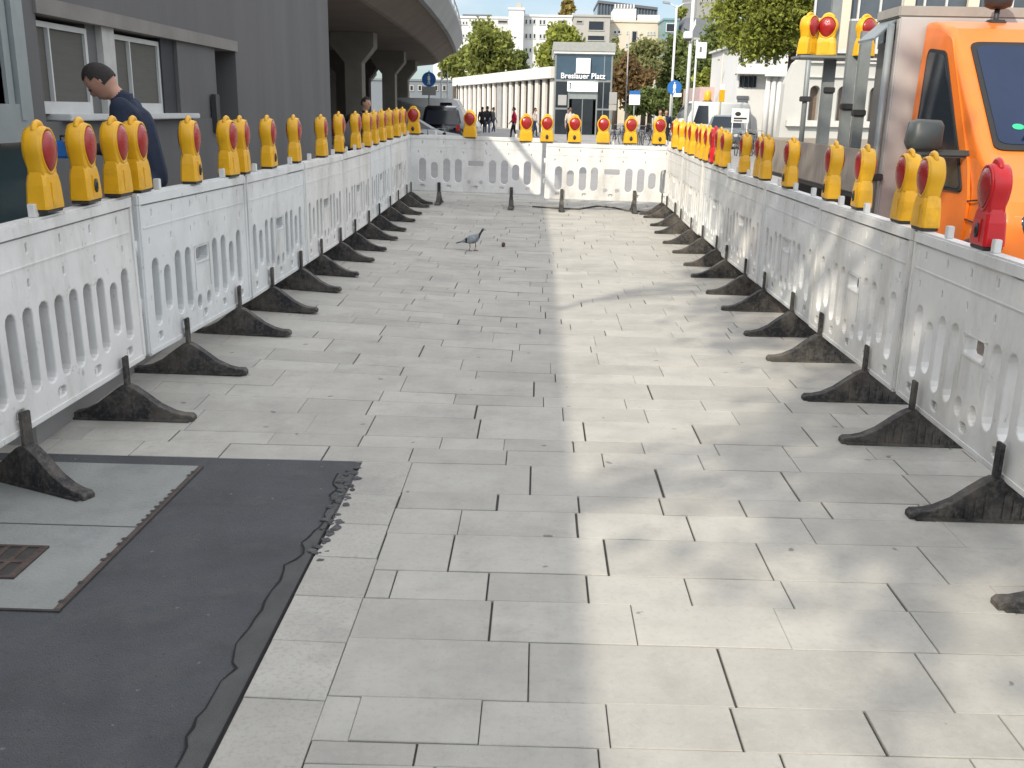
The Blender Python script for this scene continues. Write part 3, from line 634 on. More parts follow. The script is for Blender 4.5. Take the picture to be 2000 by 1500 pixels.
# ------------------------------------------------------------------ kiosk and colonnade
KY = 72.0
k0 = atY(1083, 150, KY)[0]; k1 = atY(1196, 150, KY)[0]; kw = k1-k0; kz = atY(1140, 83, KY)[1]; kc = (k0+k1)/2
kt = thing('station_entrance', 'glass station entrance box with grey roof band, white square sign and white lettering', 'station entrance', (kc, KY, 0))
z1 = atY(1140, 97, KY)[1]-kz; zA = atY(1140, 158, KY)[1]; zB = atY(1140, 213, KY)[1]
def kp(b, n, m, par=kt): return b.build(n, m, par)
hw = kw/2
b = MB(); b.cbox(-hw-.15, hw+.15, -.25, 9, kz-.62, kz, .03); kp(b, 'roof_band', mat('grey_fascia', (.3, .31, .29), .6))
b = MB(); b.box(-hw-.1, hw+.1, -.2, 8.9, kz-.76, kz-.63); kp(b, 'roof_edge', MASTW)
b = MB()
for x in (-hw, hw-.12): b.box(x, x+.12, -.06, .06, 0, kz-.76); b.box(x, x+.12, 8.7, 8.82, 0, kz-.76)
b.box(-hw+.12, hw-.12, -.05, .05, zA-.07, zA+.07); b.box(-hw+.12, -.95, -.05, .05, zB-.06, zB+.06); b.box(1.05, hw-.12, -.05, .05, zB-.06, zB+.06)
for x in (-1.0, 1.0): b.box(x-.05, x+.05, -.05, .05, 0, zA-.07)
b.box(hw-.62, hw-.56, -.04, .04, 0, kz-.76)
b.box(-hw+.12, hw-.12, -.05, .05, kz-.86, kz-.762)
for q_ in (-hw+.01, hw-.11): b.box(q_, q_+.1, .06, 8.7, kz-.86, kz-.762)
kp(b, 'frame', STEEL)
b = MB(); b.box(-hw+.12, hw-.12, -.02, .02, zA+.07, kz-.76); kp(b, 'upper_glass', GLASSB)
b = MB(); b.box(-hw+.12, -1.05, -.02, .02, 0, zA-.07); kp(b, 'side_glass', GLASSD)
b = MB(); b.box(1.05, hw-.12, -.02, .02, 0, zA-.07); kp(b, 'side_glass', GLASSD)
for q_ in (hw-.03, -hw+.01): b = MB(); b.box(q_, q_+.02, .1, 8.6, 0, kz-.76); kp(b, 'flank_glass', GLASSB)
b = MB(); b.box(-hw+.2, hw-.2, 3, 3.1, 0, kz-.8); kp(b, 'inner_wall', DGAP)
sx = atY(1139, 130, KY)[0]-kc; sz = atY(1139, 129, KY)[1]; b = MB(); b.cbox(sx-.5, sx+.5, -.22, -.07, sz-.52, sz+.52, .02); kp(b, 'logo_panel', SIGNW)
def text(s, size, m, par, loc, name='lettering', ext=.03, rz=0):
    cu = bpy.data.curves.new('t', 'FONT'); cu.body = s; cu.size = size; cu.extrude = ext; cu.align_x = 'CENTER'; cu.align_y = 'CENTER'; cu.offset = size*.018
    o = bpy.data.objects.new('t', cu); COL.objects.link(o); me = bpy.data.meshes.new_from_object(o.evaluated_get(bpy.context.evaluated_depsgraph_get())); bpy.data.objects.remove(o)
    me.materials.append(m); q = obj(name, me, par, loc); q.rotation_euler = (pi/2, 0, rz); return q
tz = atY(1139, 149, KY)[1]; text('Breslauer Platz', .52, SIGNW, kt, (sx, -.16, tz))
lx0, lx1 = atY(1108, 168, KY)[0]-kc, atY(1167, 168, KY)[0]-kc; lz0, lz1 = atY(1140, 179, KY)[1], atY(1140, 160, KY)[1]
b = MB(); b.cbox(lx0, lx1, -.3, -.07, lz0, lz1, .02); bs = kp(b, 'light_box', LIT)
b = MB(); b.box(lx0+.14, lx0+.24, -.312, -.30, lz0+.15, lz1-.2); b.ell((lx0+.19, -.306, lz1-.13), (.07, .012, .07), 8, 6); b.build('pictogram', DARKP, bs)
b = MB(); b.box(-1.0, 1.0, -.04, .04, lz0-.5, lz0-.02); kp(b, 'door_header', FRAMEG)
dr = MB(); dr.box(-.75, .75, -.01, .01, 0, lz0-.52); dr = kp(dr, 'door', GLASSD)
b = MB(); b.box(-.03, .03, -.03, -.012, 0, lz0-.52); b.build('door_frame', STEEL, dr)
b = MB(); b.box(-hw+.3, -hw+.9, -.1, -.05, lz0-.95, lz0-.25); kp(b, 'notice_board', CONCL)
# fin colonnade
cr0 = Vector((atY(1083, 130, KY+.6)[0]-.05, KY+.6, 0)); cl0 = Vector((atY(890, 152, 104)[0], 104, 0)); ztop = atY(1083, 130, KY+.6)[1]
ct = thing('colonnade_building', 'low pale building with a long row of white vertical fins beside the glass entrance', 'building', tuple(cr0), math.atan2(cl0.y-cr0.y, cl0.x-cr0.x))
Lc = (cl0-cr0).length                     # local x runs along the facade, local y points away (left-hand side is +y)
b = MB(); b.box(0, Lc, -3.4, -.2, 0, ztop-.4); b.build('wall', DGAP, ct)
b = MB(); b.cbox(-.1, Lc+.2, -3.5, .3, ztop-.8, ztop, .03); b.build('roof_band', FINM, ct)
nF = 18; gone = 8
for k in range(nF):
    x = .5+(Lc-1.0)*k/(nF-1); b = MB()
    if k == gone: b.box(x-.7, x+.75, -.199, -.06, 0, ztop-.801); b.build('solid_pier', CONCL, ct)
    else: b.box(x-.37, x+.37, -.199, -.02, 0, ztop-.801); b.build('fin', FINM, ct)
# ------------------------------------------------------------------ background buildings
def bldg(name, label, x0p, x1p, yt, Y, depth, m, wins, roof=None, bm_=None, top=None):
    xa, xb = atY(x0p, yt, Y)[0], atY(x1p, yt, Y)[0]; zt_ = atY((x0p+x1p)/2, yt, Y)[1]
    t = thing(name, label, 'building', ((xa+xb)/2, Y, 0)); h = (xb-xa)/2
    b = MB(); b.box(-h, h, 0, depth, 0, zt_); b.build('wall', m, t)
    b = MB(); b.box(-h-.12, h+.12, -.15, depth, zt_, zt_+.25); b.build('cornice', roof or m, t)
    for (a_, c_, d_, e_, *q) in wins:
        xl = atY(a_, c_, Y)[0]-t.location.x; xr = atY(d_, c_, Y)[0]-t.location.x; zu = atY(a_, c_, Y)[1]; zl = atY(a_, e_, Y)[1]
        f = MB(); r = .10
        f.box(xl, xr, -.06, .0, zu-r, zu); f.box(xl, xr, -.12, 0, zl, zl+r); f.box(xl, xl+r, -.06, 0, zl+r, zu-r); f.box(xr-r, xr, -.06, 0, zl+r, zu-r)
        fo = f.build('window', WALLG if q else FRAMEW, t)
        p = MB(); p.box(xl+r, xr-r, -.025, .01, zl+r, zu-r)
        p.build('pane', GLASSD, fo)
    return t
BY = 140
bt = bldg('white_apartment_block', 'white apartment block at the far left of the square, balconies behind a tall tree', 892, 1000, 36, BY, 14, WALLW,
     [(897+6*i, 41, 902+6*i, 49) for i in range(3)]+[(920, 41, 934, 50, 1), (947, 41, 952, 49), (959, 41, 964, 49), (972, 39, 992, 46, 1)]+[(897+6*i, 66, 902+6*i, 74) for i in range(3)]+[(897, 92, 902, 100), (904, 92, 909, 100)])
rx = MB(); xa, xb = atY(900, 25, BY)[0]-bt.location.x, atY(958, 25, BY)[0]-bt.location.x; za, zb = atY(930, 36, BY)[1]+.25, atY(930, 24, BY)[1]
rx.box(xa, xb, 3, 9, za, zb); rx.build('penthouse', SLATE, bt)
bt = bldg('white_stair_tower', 'white windowless stair tower rising between the white apartment blocks', 994, 1023, 19, BY-2, 10, WALLW, [(1011, 90, 1013, 96)])
b = MB(); q0, q1 = atY(1008, 10, BY)[0]-bt.location.x, atY(1018, 10, BY)[0]-bt.location.x; b.box(q0, q1, 3, 5, atY(1010, 19, BY)[1], atY(1010, 3, BY)[1]); b.build('chimney', WALLG, bt)
bldg('white_office_block', 'bright white block with rows of triple windows right of the stair tower', 1023, 1121, 33, BY, 12, WALLW,
     [(1025+8*i, 37, 1031+8*i, 48) for i in range(3)]+[(1053+7*i, 38, 1059+7*i, 49) for i in range(2)]+[(1075, 39, 1078, 45)]+[(1089, 39, 1108, 47, 1)]+[(1025+8*i, 65, 1031+8*i, 76) for i in range(3)]+[(1053+7*i, 66, 1059+7*i, 76) for i in range(2)]+[(1025+8*i, 93, 1031+8*i, 103) for i in range(3)])
bldg('beige_block', 'greyish block with one large square dark window above a grille', 1121, 1192, 33, BY-6, 12, WALLG,
     [(1125, 39, 1139, 46, 1), (1149, 40, 1181, 60, 1), (1147, 68, 1182, 80, 1)])
bt = bldg('cream_house', 'cream rendered building with small window groups and a white roof terrace wall', 1190, 1291, 44, BY-4, 12, WALLC,
     [(1198, 59, 1205, 67), (1206, 59, 1213, 67), (1224, 60, 1228, 67), (1234, 60, 1245, 91, 1), (1250, 60, 1253, 67), (1264, 61, 1268, 69), (1270, 61, 1274, 69), (1276, 61, 1280, 69), (1222, 84, 1227, 92)])
b = MB(); q = lambda px: atY(px, 30, BY-4)[0]-bt.location.x; zz = atY(1240, 44, BY-4)[1]+.25
b.box(q(1199), q(1243), .5, 6, zz, zz+1.5); b.box(q(1246), q(1289), .3, 6, zz, zz+.75)
for i in range(7): b.box(q(1200+6*i), q(1203+6*i), .4, .7, zz+1.5, zz+2.0)
b.build('terrace_wall', WALLW, bt)
# dark glass office behind
t = thing('glass_office', 'dark glazed office block with sloping roofline behind the cream house', 'building', (atY(1225, 20, 165)[0], 165, 0))
q = lambda px: atY(px, 20, 165)[0]-t.location.x
b = MB(); zA_, zB_ = atY(1168, 6, 165)[1], atY(1283, 20, 165)[1]
b.prism([(q(1168), 0), (q(1283), 0), (q(1283), zB_), (q(1168), zA_)], 0, 14, 'y'); b.build('glazing', GLASSB, t)
b = MB()
for i in range(20):
    x = q(1168)+(q(1283)-q(1168))*i/19; b.box(x-.09, x+.09, -.2, -.01, 0, zA_+(zB_-zA_)*i/19)
b.build('mullions', SLATE, t)
b = MB(); b.prism([(q(1167), zA_), (q(1284), zB_), (q(1284), zB_+.4), (q(1167), zA_+.4)], -.4, 14, 'y'); b.build('roof', SLATE, t)
bt = bldg('white_gabled_house', 'white house with steep brown roof slope beside the end of the viaduct', 846, 892, 60, BY+8, 12, WALLW, [(866, 95, 871, 103), (878, 95, 883, 103)])
q = lambda px: atY(px, 40, BY+8)[0]-bt.location.x; zq_ = lambda py: atY(868, py, BY+8)[1]
b = MB(); b.prism([(q(846), zq_(60)+.25), (q(892), zq_(60)+.25), (q(892), zq_(32)), (q(866), zq_(32)), (q(846), zq_(24))], .5, 8, 'y'); b.build('roof', ROOFB, bt)
b = MB(); b.box(q(846), q(893), .2, .45, zq_(34), zq_(23)); b.build('gable_edge', WALLW, bt)
bldg('teal_glass_block', 'narrow glazed teal block with pale frame left of the double street lamp', 1297, 1326, 40, 130, 10, mat('teal_cladding', (.14, .25, .27), .4), [(1301, 45, 1320, 63), (1301, 72, 1320, 92, 1)])
bldg('grey_tower', 'tall grey concrete office tower with a strip of windows behind the white mast', 1366, 1450, -60, 150, 16, mat('tower_concrete', (.27, .27, .255), .9), [(1370+9*i, -4, 1375+9*i, 5, 1) for i in range(8)]+[(1370+9*i, -30, 1375+9*i, -20, 1) for i in range(8)])
t = bldg('slate_roof_house', 'grey house with dark slate hip roof and glazed dormers behind the mast', 1322, 1425, 78, 128, 12, WALLG, [(1330, 86, 1340, 100, 1)])
b = MB(); q = lambda px: atY(px, 50, 128)[0]-t.location.x; z0_, z1_ = atY(1370, 78, 128)[1]+.25, atY(1370, 33, 128)[1]
b.loft([[(q(1330), 0, z0_), (q(1425), 0, z0_), (q(1425), 12, z0_), (q(1330), 12, z0_)], [(q(1342), 1.2, z1_), (q(1390), 1.2, z1_), (q(1390), 8, z1_), (q(1342), 8, z1_)]], smooth=False); b.build('roof', SLATE, t)
bldg('slate_block', 'distant slate grey block seen through the gap under the viaduct end', 690, 884, 158, 128, 12, mat('slate_render', (.16, .18, .2), .9), [(800+16*i, 166, 808+16*i, 178, 1) for i in range(5)])
# white columned house at the right
t = thing('white_columned_house', 'bright white two storey house with tall columns and balcony right of the tree', 'building', (0, 0, 0))
WY = 62; X_ = lambda px, py=170: atY(px, py, WY)[0]; Z_ = lambda py, px=1490: atY(px, py, WY)[1]
b = MB(); b.box(X_(1440), X_(1620), WY, WY+10, 0, Z_(88)); b.build('wall', WALLW, t)
b = MB(); b.box(X_(1431), X_(1525), WY-1.1, WY-.001, Z_(146), Z_(132)); b.box(X_(1484), X_(1528), WY-1.3, WY-1.1, Z_(150), Z_(138)); b.build('balcony', WALLW, t)
for i in range(3):
    b = MB(); x = X_(1494+11*i); b.tube([(x, WY-.8, 0), (x, WY-.8, Z_(150))], [.17, .14], 12); b.build('column', WALLW, t)
for i in range(4):
    f = MB(); xa = X_(1443+9*i); xb = X_(1449+9*i); f.box(xa-.08, xb+.08, WY-.05, WY-.001, Z_(172), Z_(148)); fo = f.build('window', FRAMEW, t); p = MB(); p.box(xa, xb, WY-.07, WY-.05, Z_(171), Z_(149)); p.build('pane', GLASSD, fo)
b = MB(); b.box(X_(1440), X_(1463), WY-.12, WY-.002, Z_(194), Z_(188)); b.box(X_(1442), X_(1462), WY-.08, WY-.002, Z_(212), Z_(195)); b.build('awning', SLATE, t)
for i in range(5):
    f = MB(); xa = X_(1441+16*i); xb = X_(1448+16*i); f.box(xa-.08, xb+.08, WY-.05, WY-.001, Z_(124), Z_(102)); fo = f.build('window', FRAMEW, t); p = MB(); p.box(xa, xb, WY-.07, WY-.05, Z_(123), Z_(103)); p.build('pane', GLASSD, fo)
b = MB(); b.box(X_(1432), X_(1620), WY-.3, WY+10, Z_(88), Z_(84)); b.build('cornice', WALLW, t)
b = MB(); b.box(X_(1408), X_(1440), WY+8, WY+16, 0, Z_(165)); b.build('pink_annexe', mat('pink_brick', (.5, .36, .34), .9), t)
# pale stone building right behind the truck
SY = 34.0; X_ = lambda px, py=170: atY(px, py, SY)[0]; Z_ = lambda py, px=1640: atY(px, py, SY)[1]
t = thing('stone_building', 'large pale stone building behind the truck, arched windows below a glazed upper storey', 'building', (0, 0, 0))
b = MB(); xl = X_(1521, 250)
def arch(x0, x1, z0, z1):
    r = (x1-x0)/2; return [(x0, z0)]+[((x0+x1)/2-r*cos(pi*i/8), z1-r+r*sin(pi*i/8)) for i in range(9)]+[(x1, z0)]
zc = Z_(103); ops = [(X_(1583), X_(1603)), (X_(1637), X_(1661)), (X_(1700), X_(1724)), (X_(1762), X_(1786)), (X_(1824), X_(1848)), (X_(1886), X_(1910)), (X_(1950), X_(1974))]
pm = MB(); pb = plate([[(xl, 0), (26, 0), (26, zc), (X_(1570), zc), (X_(1548), zc-.35), (X_(1533), zc-1.0)]]+[arch(a_, c_, Z_(240), Z_(168)) for a_, c_ in ops], .25, .01)
for v in pb.verts: v.co.y += SY+.25
pm.bm(pb); pm.prism([(xl+.3, SY+.51), (26, SY+.51), (26, SY+9), (xl+3.2, SY+9)], 0, zc-.5, 'z'); pm.build('wall', STONE, t)
for a_, c_ in ops:
    p = MB(); p.box(a_-.02, c_+.02, SY+.36, SY+.40, Z_(241), Z_(167)); fo = p.build('arched_window', mat('brown_pane', (.16, .115, .085), .3), t)
    p = MB(); p.box((a_+c_)/2-.13, (a_+c_)/2-.07, SY+.32, SY+.36, Z_(240), Z_(172)); p.build('mullion', FRAMEW, fo)
b = MB()
for i, (py0, py1, d_) in enumerate([(105, 96, .35), (117, 112, .18), (124, 120, .12), (152, 148, .1), (248, 236, .2)]): b.box(X_(1572 if i < 4 else 1540), 26, SY-d_, SY-.001, Z_(py0), Z_(py1))
b.build('mouldings', mat('white_stone', (.5, .5, .47), .8), t)
b = MB(); b.prism([(X_(1592), SY+1.0), (26, SY+1.0), (26, SY+9), (X_(1592)+2.8, SY+9)], zc-.2, 16, 'z'); b.build('upper_glazing', mat('grey_blue_glass', (.075, .09, .105), .25, .25, .8), t)
b = MB()
for i in range(26):
    x = X_(1592)+i*.72; b.box(x-.035, x+.035, SY+.93, SY+.999, zc, 16)
for z in (zc+1.1, zc+2.3, zc+3.5, zc+5): b.box(X_(1592), 26, SY+.94, SY+.998, z-.04, z+.04)
b.build('glazing_bars', FRAMEW, t)
for px in (1665, 1792, 1920): b = MB(); x = X_(px, 20); b.box(x-.18, x+.18, SY+.78, SY+.92, zc-.1, 16); b.build('pilaster', WALLC, t)
# ------------------------------------------------------------------ trees in view
pxtree('plane_tree', 'tall green plane tree in front of the white apartment block', 955, 102, 52, 52, 112, LEAFG, n=11000, leaf=.27, clumps=70)
pxtree('plane_tree', 'green tree just left of the glass station entrance', 1092, 100, 42, 46, 108, LEAFY, n=8500, leaf=.27, clumps=55)
pxtree('plane_tree', 'smaller green tree under the end of the viaduct', 888, 132, 30, 28, 116, LEAFG, n=4500, leaf=.27, clumps=34)
pxtree('plane_tree', 'low dark green tree at the foot of the stair tower', 1010, 128, 22, 24, 118, LEAFD, n=2800, leaf=.27, clumps=22)
pxtree('autumn_tree', 'brown autumn tree right of the glass station entrance', 1228, 160, 42, 46, 92, LEAFB, n=5600, leaf=.22, clumps=42)
pxtree('birch_tree', 'loose pale green tree in front of the cream house', 1262, 118, 40, 44, 98, LEAFP, n=3600, leaf=.21, clumps=36)
pxtree('birch_tree', 'thin pale tree close against the right side of the station entrance', 1206, 110, 16, 32, 96, LEAFP, n=600, leaf=.3, clumps=16)
pxtree('lime_tree', 'dark green tree behind the double street lamp', 1322, 150, 34, 72, 100, LEAFD, n=6500, leaf=.27, clumps=50)
pxtree('lime_tree', 'dark green tree between the white mast and the overhanging tree', 1392, 120, 36, 62, 104, LEAFD, n=6500, leaf=.27, clumps=50)
pxtree('autumn_tree', 'low yellow green tree above the white van', 1385, 170, 30, 34, 84, LEAFY, n=3600, leaf=.24, clumps=30)
pxtree('lime_tree', 'large bright green tree overhanging at the top right of the square', 1496, 18, 92, 92, 46, LEAFY, n=22000, leaf=.105, clumps=90, trunk=.2, lean=-1.35)
pxtree('lime_tree', 'dark green undergrowth tree behind the parked bicycles', 1270, 200, 44, 26, 86, LEAFD, n=3600, leaf=.24, clumps=26)
x, z = atY(1110, 18, 146)
pxtree('roof_tree', 'yellow tree growing on the roof terrace of the white block', 1110, 20, 17, 18, 146, leafmat('leaf_gold', (.27, .21, .06)), n=900, leaf=.4, clumps=16, group='trees on the roof terraces')
pxtree('roof_tree', 'small green roof terrace tree beside the double street lamp', 1330, 26, 9, 11, 142, LEAFG, n=400, leaf=.35, clumps=10, group='trees on the roof terraces')
# two trees behind the grey building whose crowns dapple the right side of the corridor
for k_, (lab_, cy2, cz2, ry2, n2) in enumerate([('sparse tree behind the grey building nearest the camera', -8.8, 8.4, 1.8, 1300), ('dense tree behind the grey building, middle one of three', -5.7, 8.5, 1.6, 1900), ('tall tree behind the grey building, last of three', -1.6, 9.2, 2.7, 2300)]):
    tree('courtyard_tree', lab_, (-4.7, cy2, cz2), (.9, ry2, 1.75), LEAFG, lean=1.5, n=n2, leaf=.10, clumps=110, trunk=.06, group='trees behind the grey building')
# ------------------------------------------------------------------ orange truck
TX = 3.11; TDY = 0.0
tr = thing('works_truck', 'orange works truck with silver box body parked facing the camera behind the right barrier', 'truck', (TX, 6.2, 0))
def tp(b, n, m, par=None):
    o = b.build(n, m, tr if par is None else par)
    if par is None: o.location = (-TX, -6.2+TDY, 0)
    return o
prof = [(6.66, .42), (6.6, .62), (6.62, 1.0), (6.70, 1.12), (6.9, 1.27), (7.16, 1.42), (7.98, 2.20), (8.15, 2.33), (8.38, 2.40), (8.70, 2.42), (8.70, .42)]
CW = 2.0
def tpx(z): return .0 if z < 1.15 else .05*(z-1.15)+.05*max(0, z-2.1)**1.2
bm = bmesh.new(); vl = [bm.verts.new((TX+tpx(z), y_, z)) for y_, z in prof]; vr = [bm.verts.new((TX+CW-tpx(z), y_, z)) for y_, z in prof]; n_ = len(prof)
bm.faces.new(vl); bm.faces.new(vr[::-1])
for i in range(n_): bm.faces.new((vl[i], vr[i], vr[(i+1) % n_], vl[(i+1) % n_]))
bmesh.ops.recalc_face_normals(bm, faces=bm.faces[:])
ed = [e_ for e_ in bm.edges if e_.calc_face_angle(0) > .5 or abs(e_.verts[0].co.x-e_.verts[1].co.x) < .2]
bmesh.ops.bevel(bm, geom=ed, offset=.055, segments=4, affect='EDGES', profile=.6)
b = MB(); b.bm(bm, 0, True); b.sm = [sum((Vector(b.v[f[i]])-Vector(b.v[f[0]])).cross(Vector(b.v[f[i+1]])-Vector(b.v[f[0]])).length for i in range(1, len(f)-1))/2 < .06 for f in b.f]; cab = tp(b, 'cab', ORANGE)
# side window: frame proud of the cab side, glass inside
def sideP(y_, z, off): return (TX+tpx(z)-off, y_, z)
def rpoly(P, r=.06):
    out = []
    for i in range(len(P)):
        p0, p1, p2 = [Vector(P[j % len(P)]) for j in (i-1, i, i+1)]
        for t_ in range(5):
            u = t_/4; a_ = p1+(p0-p1).normalized()*r; c_ = p1+(p2-p1).normalized()*r
            out.append(tuple((1-u)**2*a_+2*u*(1-u)*p1+u*u*c_))
    return out
def panel(P2, off, th, m, n, par):
    b = MB(); A = [sideP(y_, z, off) for y_, z in P2]; B = [sideP(y_, z, off-th) for y_, z in P2]
    k = len(A); b.add(A+B, [tuple(range(k)), tuple(range(k, 2*k))[::-1]]+[(i, (i+1) % k, (i+1) % k+k, i+k) for i in range(k)]); return tp(b, n, m, par)
ypx = lambda px, py: atX(px, py, TX+.06)
w0 = [ypx(1822, 362), ypx(1898, 372), ypx(1870, 96), ypx(1836, 92)]
W = [(8.40, 1.13), (7.33, 1.13), (7.52, 1.42), (8.10, 2.16), (8.47, 2.2)]
door = panel(rpoly([(8.6, .55), (7.27, .55), (7.22, 1.08), (7.33, 1.34), (8.06, 2.27), (8.6, 2.31)], .08), .006, .02, ORANGE, 'door', None)
sw = panel(rpoly(W, .07), .016, .02, BLACK, 'side_window', None)
cy_, cz_ = 8.0, 1.62
panel(rpoly([(cy_+(a_-cy_)*.95, cz_+(c_-cz_)*.95) for a_, c_ in W], .06), .020, .01, GLASSD, 'pane', sw)
b = MB(); b.box(TX+.25, TX+.7, 8.4, 8.55, .9, 1.9); tp(b, 'seat', DARKP)
b = MB(); b.cbox(TX-.03, TX+.01, 8.28, 8.45, .98, 1.02, .01); tp(b, 'door_handle', BLACK)
# windscreen on the raked front
def frontP(u, v, off):     # u across 0..1, v up the raked plane
    y_ = 7.16+(7.98-7.16)*v; z = 1.42+(2.20-1.42)*v; x = TX+tpx(z)+(CW-2*tpx(z))*u
    nrm = Vector((0, -.78, .82)).normalized()*off; return (x, y_+nrm.y, z+nrm.z)
def fpanel(u0, u1, v0, v1, off, m, n, par=None):
    P = rpoly([(u0, v0, 0), (u1, v0, 0), (u1-.01, v1, 0), (u0+.01, v1, 0)], .05); A = [frontP(p[0], p[1], off) for p in P]; B = [frontP(p[0], p[1], off-.02) for p in P]; k = len(A)
    b = MB(); b.add(A+B, [tuple(range(k)), tuple(range(k, 2*k))[::-1]]+[(i, (i+1) % k, (i+1) % k+k, i+k) for i in range(k)]); return tp(b, n, m, par)
ws = fpanel(.05, .95, .02, 1.02, .012, BLACK, 'windscreen')
fpanel(.07, .93, .07, .98, .016, mat('windscreen_glass', (.008, .02, .055), .12, .2, 1.2, spec=.22), 'pane', ws)
b = MB(); p0 = Vector(frontP(.16, .12, .03)); b.tube([p0, Vector(frontP(.42, .10, .03))], .010, 6); tp(b, 'wiper', BLACK)
b = MB(); c0 = Vector(frontP(.155, .22, .0185)); b.ell(c0, (.045, .004, .03), 14, 8, mtx=Matrix.Rotation(-.81, 4, 'X')); tp(b, 'green_sticker', mat('green_sticker', (.02, .42, .2), .5))
b = MB()
for y0_, z0_, y1_, z1_ in ((7.22, 1.08, 6.74, 1.14), (7.22, .95, 6.66, .92)):
    for q_ in range(1):
        b.tube([(TX-.006, y0_, z0_), (TX-.006, y1_, z1_)], .006, 6)
tp(b, 'wing_seam', BLACK)
b = MB(); b.tube([(TX-.012, 6.95+.46*cos(a_), .36+.46*sin(a_)) for a_ in [radians(x) for x in range(0, 181, 12)]], .03, 8); tp(b, 'wheel_arch', DARKP)
b = MB(); b.cbox(TX-.014, TX+.004, 7.0, 7.1, .86, .9, .006); tp(b, 'side_indicator', mat('amber_lens', (.8, .3, .02), .3))
# mirror with arm
TDY = .62
b = MB(); mz = 1.53; b.loft([[(TX-.31+a_*sx__, yy, mz+.005+c_*sz__) for a_, c_ in ((-.12, -.06), (-.095, -.11), (.1, -.11), (.125, -.09), (.125, .07), (.1, .105), (-.06, .11), (-.1, .09))] for yy, sx__, sz__ in ((6.70, .8, .8), (6.73, .96, .96), (6.80, 1, 1), (6.86, .93, .93))]); mi = tp(b, 'wing_mirror', MIRR)
b = MB(); b.cbox(TX-.38, TX+.04, 6.74, 6.82, mz-.155, mz-.10, .018); b.build('mirror_arm', MIRR, mi)
b = MB(); b.cbox(TX-.43, TX-.385, 6.73, 6.78, mz-.2, mz-.12, .012); b.build('indicator', CHROME, mi)
# lamps, grille, bumper, wheels
for s_ in (0, 1):
    x0 = TX+.02 if s_ == 0 else TX+CW-.32
    b = MB(); b.cbox(x0, x0+.30, 6.02, 6.2, .82, 1.08, .05); hl = tp(b, 'headlight', CHROME)
    b = MB(); b.ell((x0+.16, 6.02, .95), (.09, .03, .1), 14, 10); b.build('bulb_lens', GLASSD, hl)
b = MB(); b.cbox(TX+.42, TX+CW-.42, 6.02, 6.1, .80, 1.02, .03); tp(b, 'grille', BLACK)
b = MB(); b.cbox(TX-.02, TX+CW+.02, 5.98, 6.2, .38, .66, .05); tp(b, 'bumper', DARKP)
def wheel(x, y_, r=.36, wd=.24, par=None):
    b = MB(); n = 22
    b.loft([[(x+dx, y_+rr*cos(2*pi*i/n), r+rr*sin(2*pi*i/n)) for i in range(n)] for dx, rr in ((0, r*.62), (0, r*.92), (.03, r), (wd-.03, r), (wd, r*.92), (wd, r*.62))]); o = tp(b, 'wheel', RUBBER)
    b = MB(); b.loft([[(x+dx, y_+rr*cos(2*pi*i/n), r+rr*sin(2*pi*i/n)) for i in range(n)] for dx, rr in ((-.004, r*.2), (-.012, r*.5), (-.004, r*.63), (.05, r*.63))]); b.build('rim', STEEL, o)
for y_ in (6.95, 11.4):
    for x in (TX-.02, TX+CW-.22): wheel(x, y_)
TDY = .88
# silver box body, flap, load bed
BX0, BX1 = 2.98, 5.35
b = MB(); b.cbox(BX0, BX1, 7.84, 7.93, .75, 2.46, .012); tp(b, 'bulkhead', SILVER)
b = MB(); b.box(BX0+.02, BX0+.05, 7.931, 8.38, .75, 2.28); tp(b, 'side_shutter', SHUT)
b = MB(); b.cbox(BX0-.01, BX1, 7.85, 8.42, 2.461, 2.55, .012); tp(b, 'box_roof', mat('box_roof', (.3, .28, .25), .6))
b = MB(); b.add([(BX0+.01, 7.95, 2.455), (BX0+.01, 8.4, 2.455), (BX0-.16, 8.4, 2.3), (BX0-.16, 7.95, 2.3), (BX0+.01, 7.95, 2.435), (BX0+.01, 8.4, 2.435), (BX0-.16, 8.4, 2.28), (BX0-.16, 7.95, 2.28)], [(0, 1, 2, 3), (7, 6, 5, 4), (0, 3, 7, 4), (1, 5, 6, 2), (3, 2, 6, 7), (0, 4, 5, 1)]); tp(b, 'side_flap', mat('flap_grey', (.16, .19, .2), .5))
b = MB(); b.box(BX1-.05, BX1-.02, 7.931, 8.38, .75, 2.46); b.box(BX0+.051, BX1-.051, 8.33, 8.37, 1.0, 2.46); tp(b, 'box_wall', SHUT)
b = MB(); b.box(BX0+.06, BX1-.06, 7.94, 13.0, .9, .99); tp(b, 'load_floor', DARKP)
b = MB(); b.cbox(BX0+.02, BX0+.06, 8.45, 13.0, .95, 1.36, .01); tp(b, 'drop_side', PLY)
b = MB(); b.cbox(BX1-.06, BX1-.02, 8.45, 13.0, .95, 1.36, .01); tp(b, 'drop_side', PLY)
b = MB(); b.cbox(BX0+.061, BX1-.061, 12.96, 13.0, .95, 1.36, .01); tp(b, 'tailboard', PLY)
b = MB(); b.box(TX+.3, TX+.45, 6.5, 13, .5, .85); b.box(TX+1.5, TX+1.65, 6.5, 13, .5, .85); tp(b, 'chassis', BLACK)
# roof beacon
TDY = 0.0
b = MB(); bx, by = TX+.52, 8.4; b.tube([(bx, by, 2.36), (bx, by, 2.5)], .022, 8); b.cbox(bx-.07, bx+.07, by-.05, by+.05, 2.36, 2.42, .012)
b.loft([[(bx+r_*cos(2*pi*i/14), by+r_*sin(2*pi*i/14), z) for i in range(14)] for z, r_ in ((2.5, .05), (2.52, .1), (2.58, .11), (2.7, .1), (2.76, .06))]); tp(b, 'roof_beacon', DARKP)
